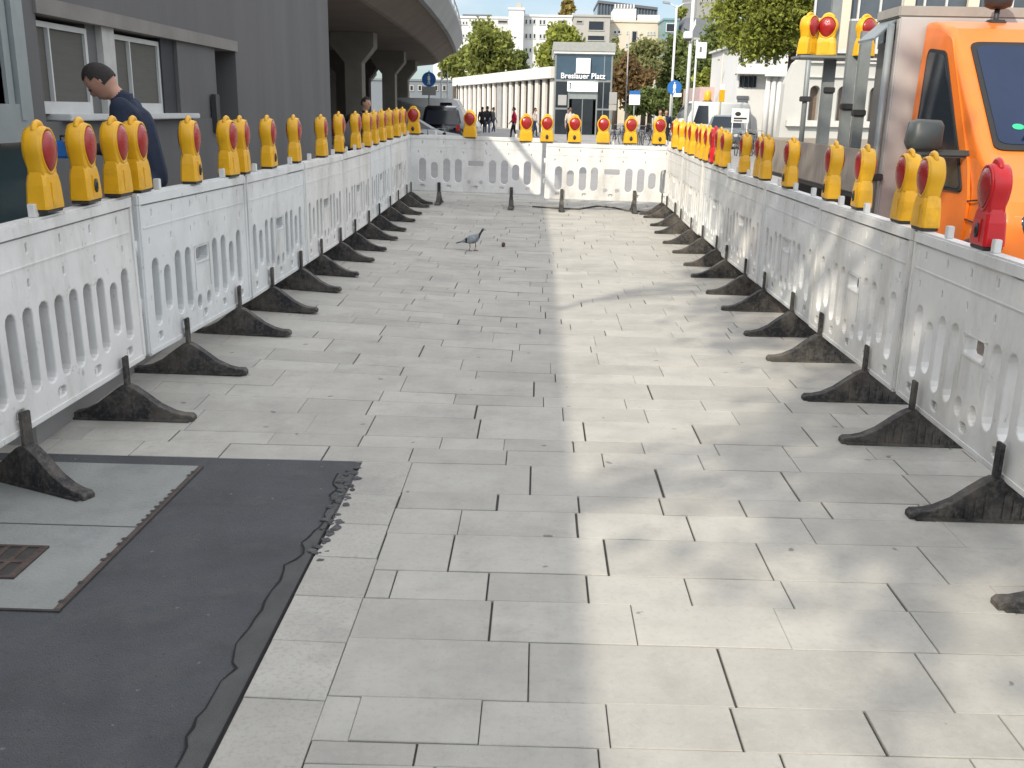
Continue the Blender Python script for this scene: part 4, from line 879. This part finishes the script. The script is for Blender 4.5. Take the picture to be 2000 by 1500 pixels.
# ------------------------------------------------------------------ steel posts and spare lamps on the load bed
LP_ = [(1535, 30), (1576, -20), (1613, 40), (1636, 60), (1679, 45)]
for k, (pm_, pt_) in enumerate(LP_):
    xb_ = BX0+.14 if k < 4 else BX0-.06; Y = xb_*1900/(pm_-1043); x1, z1 = xb_, atY(pm_+12, pt_, Y)[1]; zb_ = .99 if k < 4 else -.01
    t = thing('steel_post', ['thin galvanised post at the tail of the load bed', 'tallest galvanised post in front of the spare warning lamps', 'galvanised post beneath the pair of spare lamps', 'galvanised post carrying the single spare lamp', 'galvanised post standing against the edge of the silver box body'][k], 'steel post', (xb_, Y, zb_), 0, 'steel posts standing on the truck load bed')
    d_ = Vector((x1-xb_, .02, z1-zb_)); p = MB(); r_ = .034; n = d_.normalized(); sx_ = Vector((1, 0, 0)); sy_ = Vector((0, 1, 0)); prof_ = [(-.05, -.035), (.05, -.035), (.05, .035), (.038, .035), (.038, -.023), (-.038, -.023), (-.038, .035), (-.05, .035)]
    if k in (0, 4): p.tube([(0, 0, 0), d_], .03, 10)
    else: p.loft([[(d_*f_+sx_*u_+sy_*v_) for u_, v_ in prof_] for f_ in (0, 1)], smooth=False)
    p.build('post_body', STEEL, t); p = MB(); q = d_*.48; p.cbox(q.x-.06, q.x+.06, -.05, .05, q.z-.03, q.z+.03, .008); p.build('clamp', DARKP, t)
gsp = 'spare warning lamps above the truck load bed'
rk = thing('lamp_rack', 'grey steel shelf under the spare warning lamps at the post tops', 'rack', (0, 0, 0))
xa, za = atY(1550, 110, 11.1); xb, zb = atY(1640, 110, 11.1); p = MB(); p.cbox(xa, xb+.15, 10.8, 11.22, za-.03, za, .006); p.build('shelf', STEEL, rk)
xp, zp = atY(1675, 86, 10.28); p = MB(); p.cbox(xa+.34, xa+.4, 11.1, 11.16, .991, za-.004, .006); p.build('upright', STEEL, rk)
for k, (px, r_, dy) in enumerate([(1576, .75, 0), (1613, -.45, .03)]):
    x, z = atY(px, 107, 11.1); place_lamp('yellow', x, 11.1+dy, za+.001, r_, ['left spare yellow lamp on the rack, red lens turned aside', 'right spare yellow lamp on the rack, large red lens'][k], gsp, 0, 1.08)
x, z = atY(1655, 118, 10.9); place_lamp('yellow', x, 10.4, z, .4, 'single spare yellow lamp with red lens at the top of the right-hand posts', gsp, 0, 1.0)
# ------------------------------------------------------------------ street furniture
def pole(name, label, top, Y, r, m, cat='pole', group=None, base=None):
    x, z = atY(*top, Y); t = thing(name, label, cat, (x, Y, 0), 0, group); p = MB(); p.tube([(0, 0, -.02), (0, 0, z)], [r, r*.75], 10); p.build('pole', m, t); return t, z
t, z = pole('street_lamp', 'tall pale street lamp with two arms left of the white mast', (1322, 10), 62, .085, MASTW, 'street lamp')
for s_ in (-1, 1):
    p = MB(); p.tube([(0, 0, z-.15), (s_*.45, 0, z+.12)], .04, 6); p.build('arm', MASTW, t)
    p = MB(); p.loft([[(s_*(.42+.42*f_), .13*w_, z+.1+.06*f_+.06*u_) for u_, w_ in ((-1, -1), (-1, 1), (1, .6), (1, -.6))] for f_ in (0, 1)], smooth=False); p.build('lamp_head', STEEL, t)
t, z = pole('camera_mast', 'thick white mast with a projector box rising out of the picture', (1357, -40), 48, .1, MASTW, 'mast')
xz = atY(1344, 70, 48); p = MB(); dx = xz[0]-t.location.x; p.cbox(dx-.2, dx+.17, -.2, .2, xz[1]-.12, xz[1]+.18, .03); p.build('projector', SIGNW, t)
p = MB(); p.loft([[(dx+.1+.2*f_, u_*.1, xz[1]+.18+.42*f_+v_*.12) for u_, v_ in ((-1, -1), (1, -1), (1, 1), (-1, 1))] for f_ in (0, 1)], smooth=False); p.build('bracket', SIGNW, t)
p = MB(); p.cbox(dx-.16, dx+.12, -.22, -.201, xz[1]-.24, xz[1]-.13, .004); p.build('projector_glass', DARKP, t)
p = MB(); p.tube([(0, 0, 0), (0, 0, 1.0)], .15, 10); p.build('base', STEEL, t)
t, z = pole('sign_pole', 'thin pole with a white square board right of the mast', (1362, 78), 50, .06, MASTW, 'sign')
xz = atY(1370, 98, 50); p = MB(); dx = xz[0]-t.location.x; p.cbox(dx-.27, dx+.24, -.09, -.065, xz[1]-.38, xz[1]+.36, .01); bo = p.build('board', SIGNW, t); p = MB(); p.box(dx-.1, dx+.0, -.095, -.0901, xz[1]-.1, xz[1]+.15); p.build('symbol', GRYC, bo)
pole('flag_pole', 'thin cream pole in front of the columned white house', (1413, 105), 58, .05, WALLC)
pole('flag_pole', 'thin pale pole among the trees right of the entrance', (1229, 62), 80, .055, CONCL)
t, z = pole('cycle_path_sign', 'round blue sign with a white plate beneath on a pole by the parked bikes', (1316, 155), 60, .05, STEEL, 'sign')
zc_ = atY(1316, 172, 60)[1]
def disc(x, y_, z, r, m, n, par, th=.03):
    p = MB(); p.loft([[(x+r*cos(2*pi*i/24), y_+d_, z+r*1.0*sin(2*pi*i/24)) for i in range(24)] for d_ in (0, th)], smooth=False); return p.build(n, m, par)
dk = disc(.06, -.09, zc_+.02, .42, BLUE, 'blue_disc', t)
def pedestrian(par, x, y_, z, s_):
    p = MB(); p.ell((x, y_, z+.62*s_), (.1*s_, .004, .11*s_), 8, 6); p.prism([(x-.17*s_, z+.45*s_), (x+.17*s_, z+.45*s_), (x+.2*s_, z-.1*s_), (x+.09*s_, z-.1*s_), (x+.22*s_, z-.7*s_), (x+.08*s_, z-.7*s_), (x, z-.2*s_), (x-.08*s_, z-.7*s_), (x-.22*s_, z-.7*s_), (x-.09*s_, z-.1*s_), (x-.2*s_, z-.1*s_)], y_-.004, y_+.002, 'y'); p.build('symbol', SIGNW, par)
pedestrian(dk, .06, -.093, zc_+.02, .42)
p = MB(); p.cbox(.02, .5, -.1, -.07, zc_-.5, zc_-.28, .01); p.build('plate', SIGNW, t)
t, z = pole('info_sign', 'white information sign with blue header on a short post before the bikes', (1240, 180), 60, .05, STEEL, 'sign')
za_, zb_ = atY(1240, 205, 60)[1], atY(1240, 178, 60)[1]; p = MB(); p.cbox(-.32, .32, -.1, -.06, za_, zb_-.2, .01); p.build('board', SIGNW, t); p = MB(); p.cbox(-.32, .32, -.1, -.06, zb_-.199, zb_+.02, .01); p.build('header', BLUE, t)
t, z = pole('bus_stop_sign', 'small grey and dark double board on a thin post right of the entrance', (1203, 180), 66, .035, DARKP, 'sign')
p = MB(); p.cbox(-.42, .08, -.08, -.04, z-.75, z, .01); p.build('board', CONCL, t); p = MB(); p.cbox(-.42, .08, -.08, -.04, z-1.15, z-.78, .01); p.build('lower_board', WALLG, t)
t, z = pole('cycle_path_sign', 'round blue sign above a grey plate near the viaduct end', (838, 138), 52, .05, STEEL, 'sign')
zc_ = atY(838, 155, 52)[1]; dk = disc(0, -.1, zc_, .36, BLUE, 'blue_disc', t); pedestrian(dk, 0, -.104, zc_, .36)
za_, zb_ = atY(838, 186, 52)[1], atY(838, 169, 52)[1]; p = MB(); p.cbox(-.36, .36, -.09, -.06, za_, zb_, .01); p.build('plate', CONCL, t)
for k, (px, py, Y) in enumerate([(862, 135, 60), (874, 140, 64), (893, 165, 58)]):
    pole('bollard_post', ['pale thin post beside the round blue sign', 'second pale thin post beside the round blue sign', 'dark thin post before the left end of the fins'][k], (px, py), Y, .05, DARKP if k == 2 else MASTW, 'post')
# ------------------------------------------------------------------ vehicles on the square
def car(name, label, m, loc, rz, L=4.2, Wd=1.75, Hh=1.5, van=False, group=None):
    t = thing(name, label, 'van' if van else 'car', loc, rz, group); hw = Wd/2
    if van: P = [(-L/2, .3), (-L/2, .9), (-L/2+.12, Hh*.95), (-L/2+.4, Hh), (L/2-1.3, Hh), (L/2-.75, 1.25), (L/2-.1, .95), (L/2, .6), (L/2, .3)]
    else: P = [(-L/2, .32), (-L/2-.02, .62), (-L/2+.1, .9), (-L/2+.45, Hh*.93), (-L/2+.9, Hh), (L/2-1.9, Hh*.98), (L/2-1.0, .95), (L/2-.15, .8), (L/2, .55), (L/2, .3)]
    def wx(z): return hw*(1 if z < .9 else 1-.2*(z-.9)/(Hh-.9))
    bm = bmesh.new(); vl = [bm.verts.new((x, -wx(z), z)) for x, z in P]; vr = [bm.verts.new((x, wx(z), z)) for x, z in P]; n_ = len(P)
    bm.faces.new(vl); bm.faces.new(vr[::-1])
    for i in range(n_): bm.faces.new((vl[i], vr[i], vr[(i+1) % n_], vl[(i+1) % n_]))
    bmesh.ops.recalc_face_normals(bm, faces=bm.faces[:]); bmesh.ops.bevel(bm, geom=bm.edges[:], offset=.07, segments=2, affect='EDGES')
    b = MB(); b.bm(bm, 0, True); b.build('body', m, t)
    def screen(i, j, n, f0=.1, f1=.88):
        (xa, za), (xb, zb) = P[i], P[j]; q = lambda f: (xa+(xb-xa)*f, za+(zb-za)*f); (x0, z0), (x1, z1) = q(f0), q(f1); nn = Vector((-(z1-z0), 0, (x1-x0))).normalized()
        if nn.z < 0: nn = -nn
        o_ = nn*.012; b = MB(); b.add([(x0+o_.x, -wx(z0)*.86, z0+o_.z), (x0+o_.x, wx(z0)*.86, z0+o_.z), (x1+o_.x, wx(z1)*.84, z1+o_.z), (x1+o_.x, -wx(z1)*.84, z1+o_.z)], [(0, 1, 2, 3)]); b.build(n, GLASSD, t)
    if van: screen(4, 5, 'windscreen')
    else: screen(5, 6, 'windscreen'); screen(2, 3, 'rear_window')
    for s_ in (-1, 1):
        b = MB(); z0, z1 = 1.0, Hh*.9; xs_ = [(-L/2+.5, z0), (L/2-1.25, z0), (L/2-1.85, z1), (-L/2+.65, z1)] if not van else [(L/2-2.1, z0+.1), (L/2-1.1, z0+.1), (L/2-1.45, z1), (L/2-2.1, z1)]
        b.add([(x, s_*(wx(z)+.008), z) for x, z in xs_], [(0, 1, 2, 3)]); b.build('side_window', GLASSD, t)
        for x in (-L*.31, L*.31):
            b = MB(); b.loft([[(x+r_*cos(2*pi*i/18), s_*(hw-.2+d_), .31+r_*sin(2*pi*i/18)) for i in range(18)] for d_, r_ in ((0, .3), (.19, .31), (.215, .27), (.215, .18))]); w_ = b.build('wheel', RUBBER, t)
            b = MB(); b.loft([[(x+r_*cos(2*pi*i/14), s_*(hw+.016+d_), .31+r_*sin(2*pi*i/14)) for i in range(14)] for d_, r_ in ((0, .18), (.006, .06))]); b.build('rim', STEEL, w_)
        b = MB(); b.cbox(L/2-.2, L/2+.01, s_*hw*.72-.17, s_*hw*.72+.17, .62, .76, .03); b.build('headlight', CHROME, t)
        b = MB(); b.cbox(-L/2-.03, -L/2+.12, s_*hw*.8-.09, s_*hw*.8+.09, .7, .95, .02); b.build('tail_light', REDP, t)
    return t
gx = lambda px, Y: atY(px, 250, Y)[0]
car('parked_car', 'dark grey car facing the barriers on the square at the right', CARG, (gx(1420, 50), 50, 0), -pi/2-.25, 4.2, 1.8, 1.62, group='cars parked on the square')
car('white_van', 'white van behind the dark grey car with a yellow beacon on its roof', CARW, (gx(1386, 60), 61, 0), pi+.3, 5.0, 1.95, 2.35, True)
car('parked_car', 'silver car parked under the viaduct behind the left lamps', CARS, (gx(772, 33), 34, 0), .35, 4.3, 1.75, 1.5, group='cars parked under the viaduct')
car('parked_car', 'black car parked in front of the round blue sign', CARK, (gx(858, 46), 47, 0), pi/2+.1, 4.4, 1.8, 1.78, group='cars parked under the viaduct')
car('white_van', 'white van standing behind the black car near the viaduct end', CARW, (gx(842, 54), 57, 0), -.1, 4.9, 1.9, 2.2, True)
x, z = atY(1388, 194, 59.5); t = thing('warning_beacon', 'yellow warning beacon standing on the roof of the white van', 'beacon', (x, 60.6, 2.35)); b = MB(); b.loft([[(r_*cos(2*pi*i/14), r_*sin(2*pi*i/14), z) for i in range(14)] for z, r_ in ((0, .24), (.25, .2), (.3, .2), (.55, .19), (.64, .1))]); b.build('dome', YEL, t); b = MB(); b.cbox(-.25, .25, -.25, .25, -.001, .05, .01); b.build('foot', DARKP, t)
x, z = atY(1409, 186, 56); t = thing('yellow_sign', 'small yellow sign on a thin post right of the yellow beacon', 'sign', (x, 56, 0)); b = MB(); b.tube([(0, 0, 0), (0, 0, z+.5)], .03, 8); b.build('pole', STEEL, t); b = MB(); b.cbox(-.13, .17, -.06, -.035, z-.35, z+.28, .01); b.build('board', YEL, t); b = MB(); b.cbox(-.1, .14, -.06, -.035, z+.285, z+.55, .01); b.build('upper_board', SIGNW, t)
def bike(loc, rz, label, m, first=[None]):
    if first[0] is None:
        t = thing('bicycle', label, 'bicycle', loc, rz, 'bicycles parked on the square'); first[0] = t
        for x in (-.52, .52):
            b = MB(); n = 24; b.tube([(x+.33*cos(2*pi*i/n), 0, .34+.33*sin(2*pi*i/n)) for i in range(n)], .02, 6, closed=True); w_ = b.build('wheel', RUBBER, t)
            b = MB()
            for i in range(8): b.tube([(x, 0, .34), (x+.32*cos(2*pi*i/8), 0, .34+.32*sin(2*pi*i/8))], .006, 4)
            b.build('spokes', STEEL, w_)
        b = MB()
        for p0, p1 in (((-.52, 0, .34), (-.12, 0, .3)), ((-.12, 0, .3), (-.25, 0, .82)), ((-.52, 0, .34), (-.22, 0, .74)), ((-.12, 0, .3), (.36, 0, .78)), ((-.22, 0, .76), (.34, 0, .84)), ((.33, 0, .9), (.52, 0, .34))): b.tube([p0, p1], .018, 6)
        b.build('frame', m, t)
        b = MB(); b.cbox(-.38, -.14, -.07, .07, .86, .92, .025); b.build('saddle', BLACK, t)
        b = MB(); b.tube([(.33, 0, .88), (.31, 0, 1.02)], .015, 6); b.tube([(.2, -.27, 1.03), (.32, -.2, 1.03), (.34, 0, 1.03), (.32, .2, 1.03), (.2, .27, 1.03)], .014, 6); b.build('handlebar', STEEL, t)
        return t
    return dup(first[0], loc, rz, label)
rng = random.Random(3)
bl = [(1206, 52), (1217, 58), (1228, 50), (1240, 56), (1252, 49), (1264, 57), (1276, 51), (1286, 58), (1298, 53)]
for k, (px, Y) in enumerate(bl): bike((gx(px, Y), Y, 0), rng.uniform(.7, 2.2), 'parked bicycle, %s from the left in the row right of the station entrance' % ORD[k], BIKE)
for k, (px, Y) in enumerate([(828, 31), (840, 34), (868, 32), (884, 35)]): bike((gx(px, Y), Y, 0), rng.uniform(1.0, 2.4), 'parked bicycle, %s from the left in front of the black car' % ORD[k], BIKE)
for k, (px, Y) in enumerate([(1446, 40), (1462, 43), (1476, 41)]): bike((gx(px, Y), Y, 0), rng.uniform(1.0, 2.2), 'parked bicycle, %s from the left behind the right barrier lamps' % ORD[k], BIKE)
x, z = atY(1446, 227, 47); t = thing('banner_board', 'white board with dark emblem and bars right of the dark grey car', 'board', (x, 47, 0)); b = MB()
for q_ in (-.34, .34): b.cbox(q_-.02, q_+.02, -.02, .02, -.01, z-.3, .004)
b.cbox(-.40, .40, -.02, .02, z-.3, z+.34, .01); bo_ = b.build('board_face', SIGNW, t); b = MB(); b.ell((-.12, -.024, z+.1), (.14, .006, .1), 12, 8); b.box(-.3, .3, -.026, -.021, z-.14, z-.06); b.box(-.3, .1, -.026, -.021, z-.24, z-.18); b.build('emblem', DARKP, t)
# ------------------------------------------------------------------ people
def capsule_body(segs, voxel):
    """one continuous surface grown from tapered limbs; segs = [(p0, r0, p1, r1)]"""
    b = MB()
    for p0, r0_, p1, r1_ in segs:
        p0, p1 = Vector(p0), Vector(p1); n = max(2, int((p1-p0).length/.05)); b.tube([p0.lerp(p1, i/n) for i in range(n+1)], [r0_+(r1_-r0_)*i/n for i in range(n+1)], 10); b.ell(p0, (r0_,)*3, 10, 7); b.ell(p1, (r1_,)*3, 10, 7)
    return b
def person(label, loc, rz, J, cols, voxel=.022, group=None, hair=HAIR, hands=False):
    """J: joints in metres; cols: jacket, trousers"""
    t = thing('person', label, 'person', loc, rz, group); S = []; zone = []
    def seg(a_, ra, c_, rb_, zn): S.append((J[a_], ra, J[c_], rb_)); zone.append((Vector(J[a_]), Vector(J[c_]), zn, max(ra, rb_)))
    seg('pelvis', .145, 'chest', .155, 1); seg('chest', .15, 'neck', .075, 1); seg('neck', .058, 'headb', .055, 0)
    for s_ in 'lr':
        seg('sh'+s_, .075, 'el'+s_, .052, 1); seg('el'+s_, .05, 'wr'+s_, .036, 1); seg('chest', .12, 'sh'+s_, .075, 1)
        seg('hip'+s_, .095, 'kn'+s_, .065, 2); seg('kn'+s_, .062, 'an'+s_, .045, 2); seg('an'+s_, .045, 'toe'+s_, .035, 3); seg('pelvis', .13, 'hip'+s_, .1, 2)
        W_, Hd = Vector(J['wr'+s_]), Vector(J['ha'+s_]); d_ = (Hd-W_); side = d_.cross(Vector((0, 0, 1))); side = side.normalized() if side.length > .01 else Vector((0, 1, 0))
        K = W_+d_*.5; S.append((W_, .03, K, .038)); zone.append((W_, Hd, 0, .04))
        for f_ in range(4):
            o_ = side*(f_-1.5)*.021; S.append((K+o_*.9, .0125, K+o_+d_*(.36+.04*(f_ in (1, 2))), .011)); S.append((K+o_+d_*.38, .011, K+o_+d_*.55+Vector((0, 0, -.02)), .009))
        S.append((W_+d_*.2+side*.03, .014, W_+d_*.55+side*.06, .011))
    b = capsule_body(S, voxel); H_ = Vector(J['head']); fd = Vector(J['face']).normalized(); up = (H_-Vector(J['headb'])).normalized(); fd = (fd-up*fd.dot(up)).normalized(); sd = up.cross(fd)
    mt = Matrix((fd, sd, up)).transposed().to_4x4()
    b.ell(H_, (.098, .076, .118), 18, 14, mtx=mt); b.ell(H_+fd*.035-up*.055, (.062, .054, .062), 14, 10, mtx=mt)
    b.ell(H_+fd*.103-up*.012, (.02, .014, .026), 8, 6, mtx=mt)
    for s_ in (-1, 1): b.ell(H_+sd*s_*.078-up*.005-fd*.008, (.022, .01, .032), 8, 6, mtx=mt)
    me = b.mesh('body', [SKIN, cols[0], cols[1], BLACK]); o = bpy.data.objects.new('tmp', me); COL.objects.link(o)
    md = o.modifiers.new('r', 'REMESH'); md.mode = 'VOXEL'; md.voxel_size = voxel; sm_ = o.modifiers.new('s', 'SMOOTH'); sm_.iterations = 3 if voxel < .02 else 1
    m2 = bpy.data.meshes.new_from_object(o.evaluated_get(bpy.context.evaluated_depsgraph_get())); bpy.data.objects.remove(o)
    m2.materials.clear()
    for m in (SKIN, cols[0], cols[1], BLACK): m2.materials.append(m)
    for p in m2.polygons:
        c_ = p.center; best = 9; zn = 0
        if (c_-H_).length < .15: zn = 0
        else:
            for a_, e_, z_, r_ in zone:
                ab = e_-a_; tt = max(0, min(1, (c_-a_).dot(ab)/max(1e-6, ab.length_squared))); dd = (c_-(a_+ab*tt)).length/r_
                if dd < best: best = dd; zn = z_
        p.material_index = zn; p.use_smooth = True
    obj('body', m2, t)
    hb = bmesh.new(); bmesh.ops.create_uvsphere(hb, u_segments=18, v_segments=14, radius=1)
    for v in hb.verts: v.co = Vector((v.co.x*.106, v.co.y*.085, v.co.z*.125))
    bmesh.ops.delete(hb, geom=[v for v in hb.verts if (v.co.x > .045 and v.co.z < .055) or v.co.z < -.055 or (v.co.x > 0 and v.co.z < .01)], context='VERTS')
    h = MB(); h.bm(hb, 0, True, Matrix.Translation(H_+up*.008-fd*.006) @ mt); h.build('hair', hair, t)
    e = MB()
    for s_ in (-1, 1): e.ell(H_+fd*.088+sd*s_*.032+up*.008, (.012, .012, .009), 8, 6)
    e.ell(H_+fd*.092-up*.062, (.006, .022, .006), 8, 6, mtx=mt); e.build('eyes_and_mouth', mat('dark_features', (.06, .025, .022), .5), t)
    return t
def standing(stride=0, arm=0):
    J = dict(pelvis=(0, 0, .95), chest=(.0, 0, 1.27), neck=(0, 0, 1.46), headb=(.01, 0, 1.54), head=(.025, 0, 1.64), face=(1, 0, 0))
    for s_, sg in (('l', 1), ('r', -1)):
        st = stride*sg
        J['sh'+s_] = (0, sg*.18, 1.4); J['el'+s_] = (-.05-st*.1, sg*.25, 1.12); J['wr'+s_] = (.05-st*.2+arm*.15, sg*.25, .88+arm*.2); J['ha'+s_] = (.08-st*.24+arm*.3, sg*.24, .70+arm*.25)
        J['hip'+s_] = (0, sg*.09, .9); J['kn'+s_] = (.06+st*.12, sg*.1, .5); J['an'+s_] = (st*.25, sg*.1, .08); J['toe'+s_] = (.16+st*.25, sg*.11, .04)
    return J
# the workman bending over the window sill (faces the wall: local +x)
J = standing(); J.update(pelvis=(-.04, 0, .95), chest=(.03, 0, 1.29), neck=(.085, 0, 1.46), headb=(.14, 0, 1.52), head=(.215, 0, 1.585), face=(.72, 0, -.66),
         shl=(.06, .19, 1.41), shr=(.06, -.19, 1.41), ell=(.1, .25, 1.13), elr=(.08, -.25, 1.12), wrl=(.31, .14, 1.15), wrr=(.28, -.12, 1.12), hal=(.45, .1, 1.2), har=(.42, -.06, 1.17),
         hipl=(-.04, .09, .9), hipr=(-.04, -.09, .9), knl=(.0, .11, .5), knr=(-.02, -.1, .5), anl=(-.08, .11, .08), anr=(-.14, -.1, .08), toel=(.1, .12, .04), toer=(.04, -.12, .04))
mx_, mz_ = atY(205, 165, 6.9)
wm = person('man in a navy work jacket bending towards the window sill of the grey building', (mx_+.2, 6.9, .2), pi+.2, J, (NAVY, NAVY2), .013)
cl = MB(); cl.loft([[(.085+r_*cos(2*pi*i/16)*.95, r_*sin(2*pi*i/16), 1.455+.02*cos(2*pi*i/16)*-1+h_) for i in range(16)] for r_, h_ in ((.085, -.02), (.078, .035), (.066, .035), (.07, -.02))], cap=False); cl.build('collar', NAVY, wm)
tl = thing('tool_case', 'small blue tool case held by the bending workman', 'tool case', (mx_-.26, 6.8, 1.33)); b = MB(); b.cbox(-.09, .09, -.05, .05, -.06, .06, .015); b.build('case_body', BLUE, tl); b = MB(); b.tube([(-.04, 0, .055), (-.04, 0, .09), (.04, 0, .09), (.04, 0, .055)], .008, 6); b.build('handle', DARKP, tl)
def stand(px, Y, label, jk, trs, st=0, rz=0, arm=0, sc=1.03, hair=HAIR, group='people crossing the square'):
    o = person(label, (gx(px, Y), Y, 0), rz, standing(st, arm), (jk, trs), .03, group, hair); o.scale = (sc,)*3
stand(942, 66, 'person in black coat and dark trousers, left one of a close pair', BLKC, BLKC, .5, pi/2)
stand(952, 66.6, 'person in black jacket and jeans, right one of a close pair', BLKC, JEAN, -.4, pi/2, 0, 1.06)
stand(963, 70, 'person in grey jacket walking right of the dark pair', GRYC, JEAN, .6, .4)
stand(1004, 58, 'person in a red jacket walking left of the far lamps', REDC, BLKC, .7, pi, .3)
stand(901, 62, 'person in brown coat in front of the left end of the fins', BRNC, BLKC, .4, 2.6)
stand(1044, 64, 'person in pale jacket between the second and third fin lamps', PINKC, JEAN, .6, .2)
stand(1113, 56, 'person with light brown hair in pale jacket before the entrance door', PINKC, BLKC, .3, pi/2, 0, 1.04, mat('brown_hair', (.16, .08, .04), .8))
stand(1288, 46, 'person with pale jacket standing by the parked bikes', PINKC, JEAN, 0, -pi/2)
stand(1300, 48, 'person in navy jacket standing by the parked bikes', NAVY, BLKC, 0, -pi/2)
o_ = person('dark haired person in black behind the left lamps under the viaduct', (gx(714, 21), 21, 0), -.4, standing(.5), (BLKC, JEAN), .022)
o_.scale = (1.05,)*3
# ------------------------------------------------------------------ pigeon and litter
px_, py_ = gnd(922, 490); pg = thing('pigeon', 'grey pigeon with dark head walking on the paving slabs', 'pigeon', (px_, py_, zf(px_, py_)), -.12)
b = MB(); prof_ = [(-.13, .105, .008, .006), (-.11, .112, .022, .014), (-.075, .125, .042, .034), (-.03, .135, .056, .05), (.02, .142, .058, .055), (.06, .155, .048, .048), (.085, .18, .03, .034), (.1, .21, .022, .025), (.112, .235, .021, .023), (.124, .252, .02, .021), (.138, .258, .012, .013), (.145, .258, .004, .004)]
def ringx(x, z, ry, rz_): return [(x, ry*cos(2*pi*i/14), z+rz_*sin(2*pi*i/14)) for i in range(14)]
b.loft([ringx(*p) for p in prof_]); b.build('body', mat('pigeon_grey', (.2, .22, .235), .7, .2, 40), pg)
b = MB(); b.loft([ringx(x, z, ry*1.06, rz_*1.06) for x, z, ry, rz_ in prof_[6:11]]); b.build('head_plumage', mat('pigeon_dark', (.025, .035, .04), .5, .3, 40), pg)
for s_ in (-1, 1):
    b = MB(); b.loft([[(x, s_*(y_+.007*cos(a_)), z+h_*sin(a_)) for a_ in [2*pi*i/10 for i in range(10)]] for x, y_, z, h_ in ((.05, .046, .15, .02), (0, .056, .145, .042), (-.05, .05, .132, .036), (-.11, .025, .112, .014), (-.15, .012, .1, .005))]); b.build('wing', mat('pigeon_wing', (.26, .29, .3), .7, .3, 30), pg)
    b = MB(); b.box(-.07, -.05, s_*.055-.006, s_*.055+.006, .10, .155); b.build('wing_bar', BLACK, pg)
    b = MB(); x = .01+s_*.03; b.tube([(x-.005, s_*.022, .1), (x, s_*.022, .05), (x-.012, s_*.022, .006)], .0055, 6)
    for d_ in ((.035, -.4), (.04, 0), (.035, .4), (-.02, 0)): b.tube([(x-.012, s_*.022, .005), (x-.012+d_[0], s_*.022+d_[1]*.03, .003)], .003, 5)
    b.build('leg', mat('pigeon_leg', (.25, .09, .08), .6), pg)
b = MB(); b.loft([[(x, w_*u_, z+h_*v_) for u_, v_ in ((-1, -1), (1, -1), (1, 1), (-1, 1))] for x, z, w_, h_ in ((-.1, .112, .02, .008), (-.19, .088, .034, .004))], smooth=False); b.build('tail', mat('pigeon_tail', (.03, .034, .04), .6), pg)
b = MB(); b.tube([(.142, 0, .257), (.166, 0, .25)], [.005, .0015], 6); b.build('beak', BLACK, pg)
x, y = gnd(983, 482); t = thing('crumb', 'small brown crumb of litter on the paving beside the pigeon', 'litter', (x, y, zf(x, y))); b = MB()
bq = bmesh.new(); bmesh.ops.create_icosphere(bq, subdivisions=2, radius=1)
for v in bq.verts: v.co = Vector((v.co.x*.025, v.co.y*.03, v.co.z*.035+.03))*random.uniform(.85, 1.1)
b.bm(bq); b.build('crumb_body', mat('brown_crust', (.09, .06, .04), .9), t)
# thin cable lying on the slabs in front of the far barrier
P = [gnd(*p) for p in [(1040, 405), (1085, 408), (1130, 410), (1165, 404), (1200, 407), (1225, 413), (1262, 415), (1290, 420)]]
b = MB(); b.tube([(x, y, zf(x, y)+.014) for x, y in P], .013, 6); b.build('power_cable', mat('cable_brown', (.09, .075, .06), .7), label='thin dark cable lying along the foot of the far barrier', cat='cable')
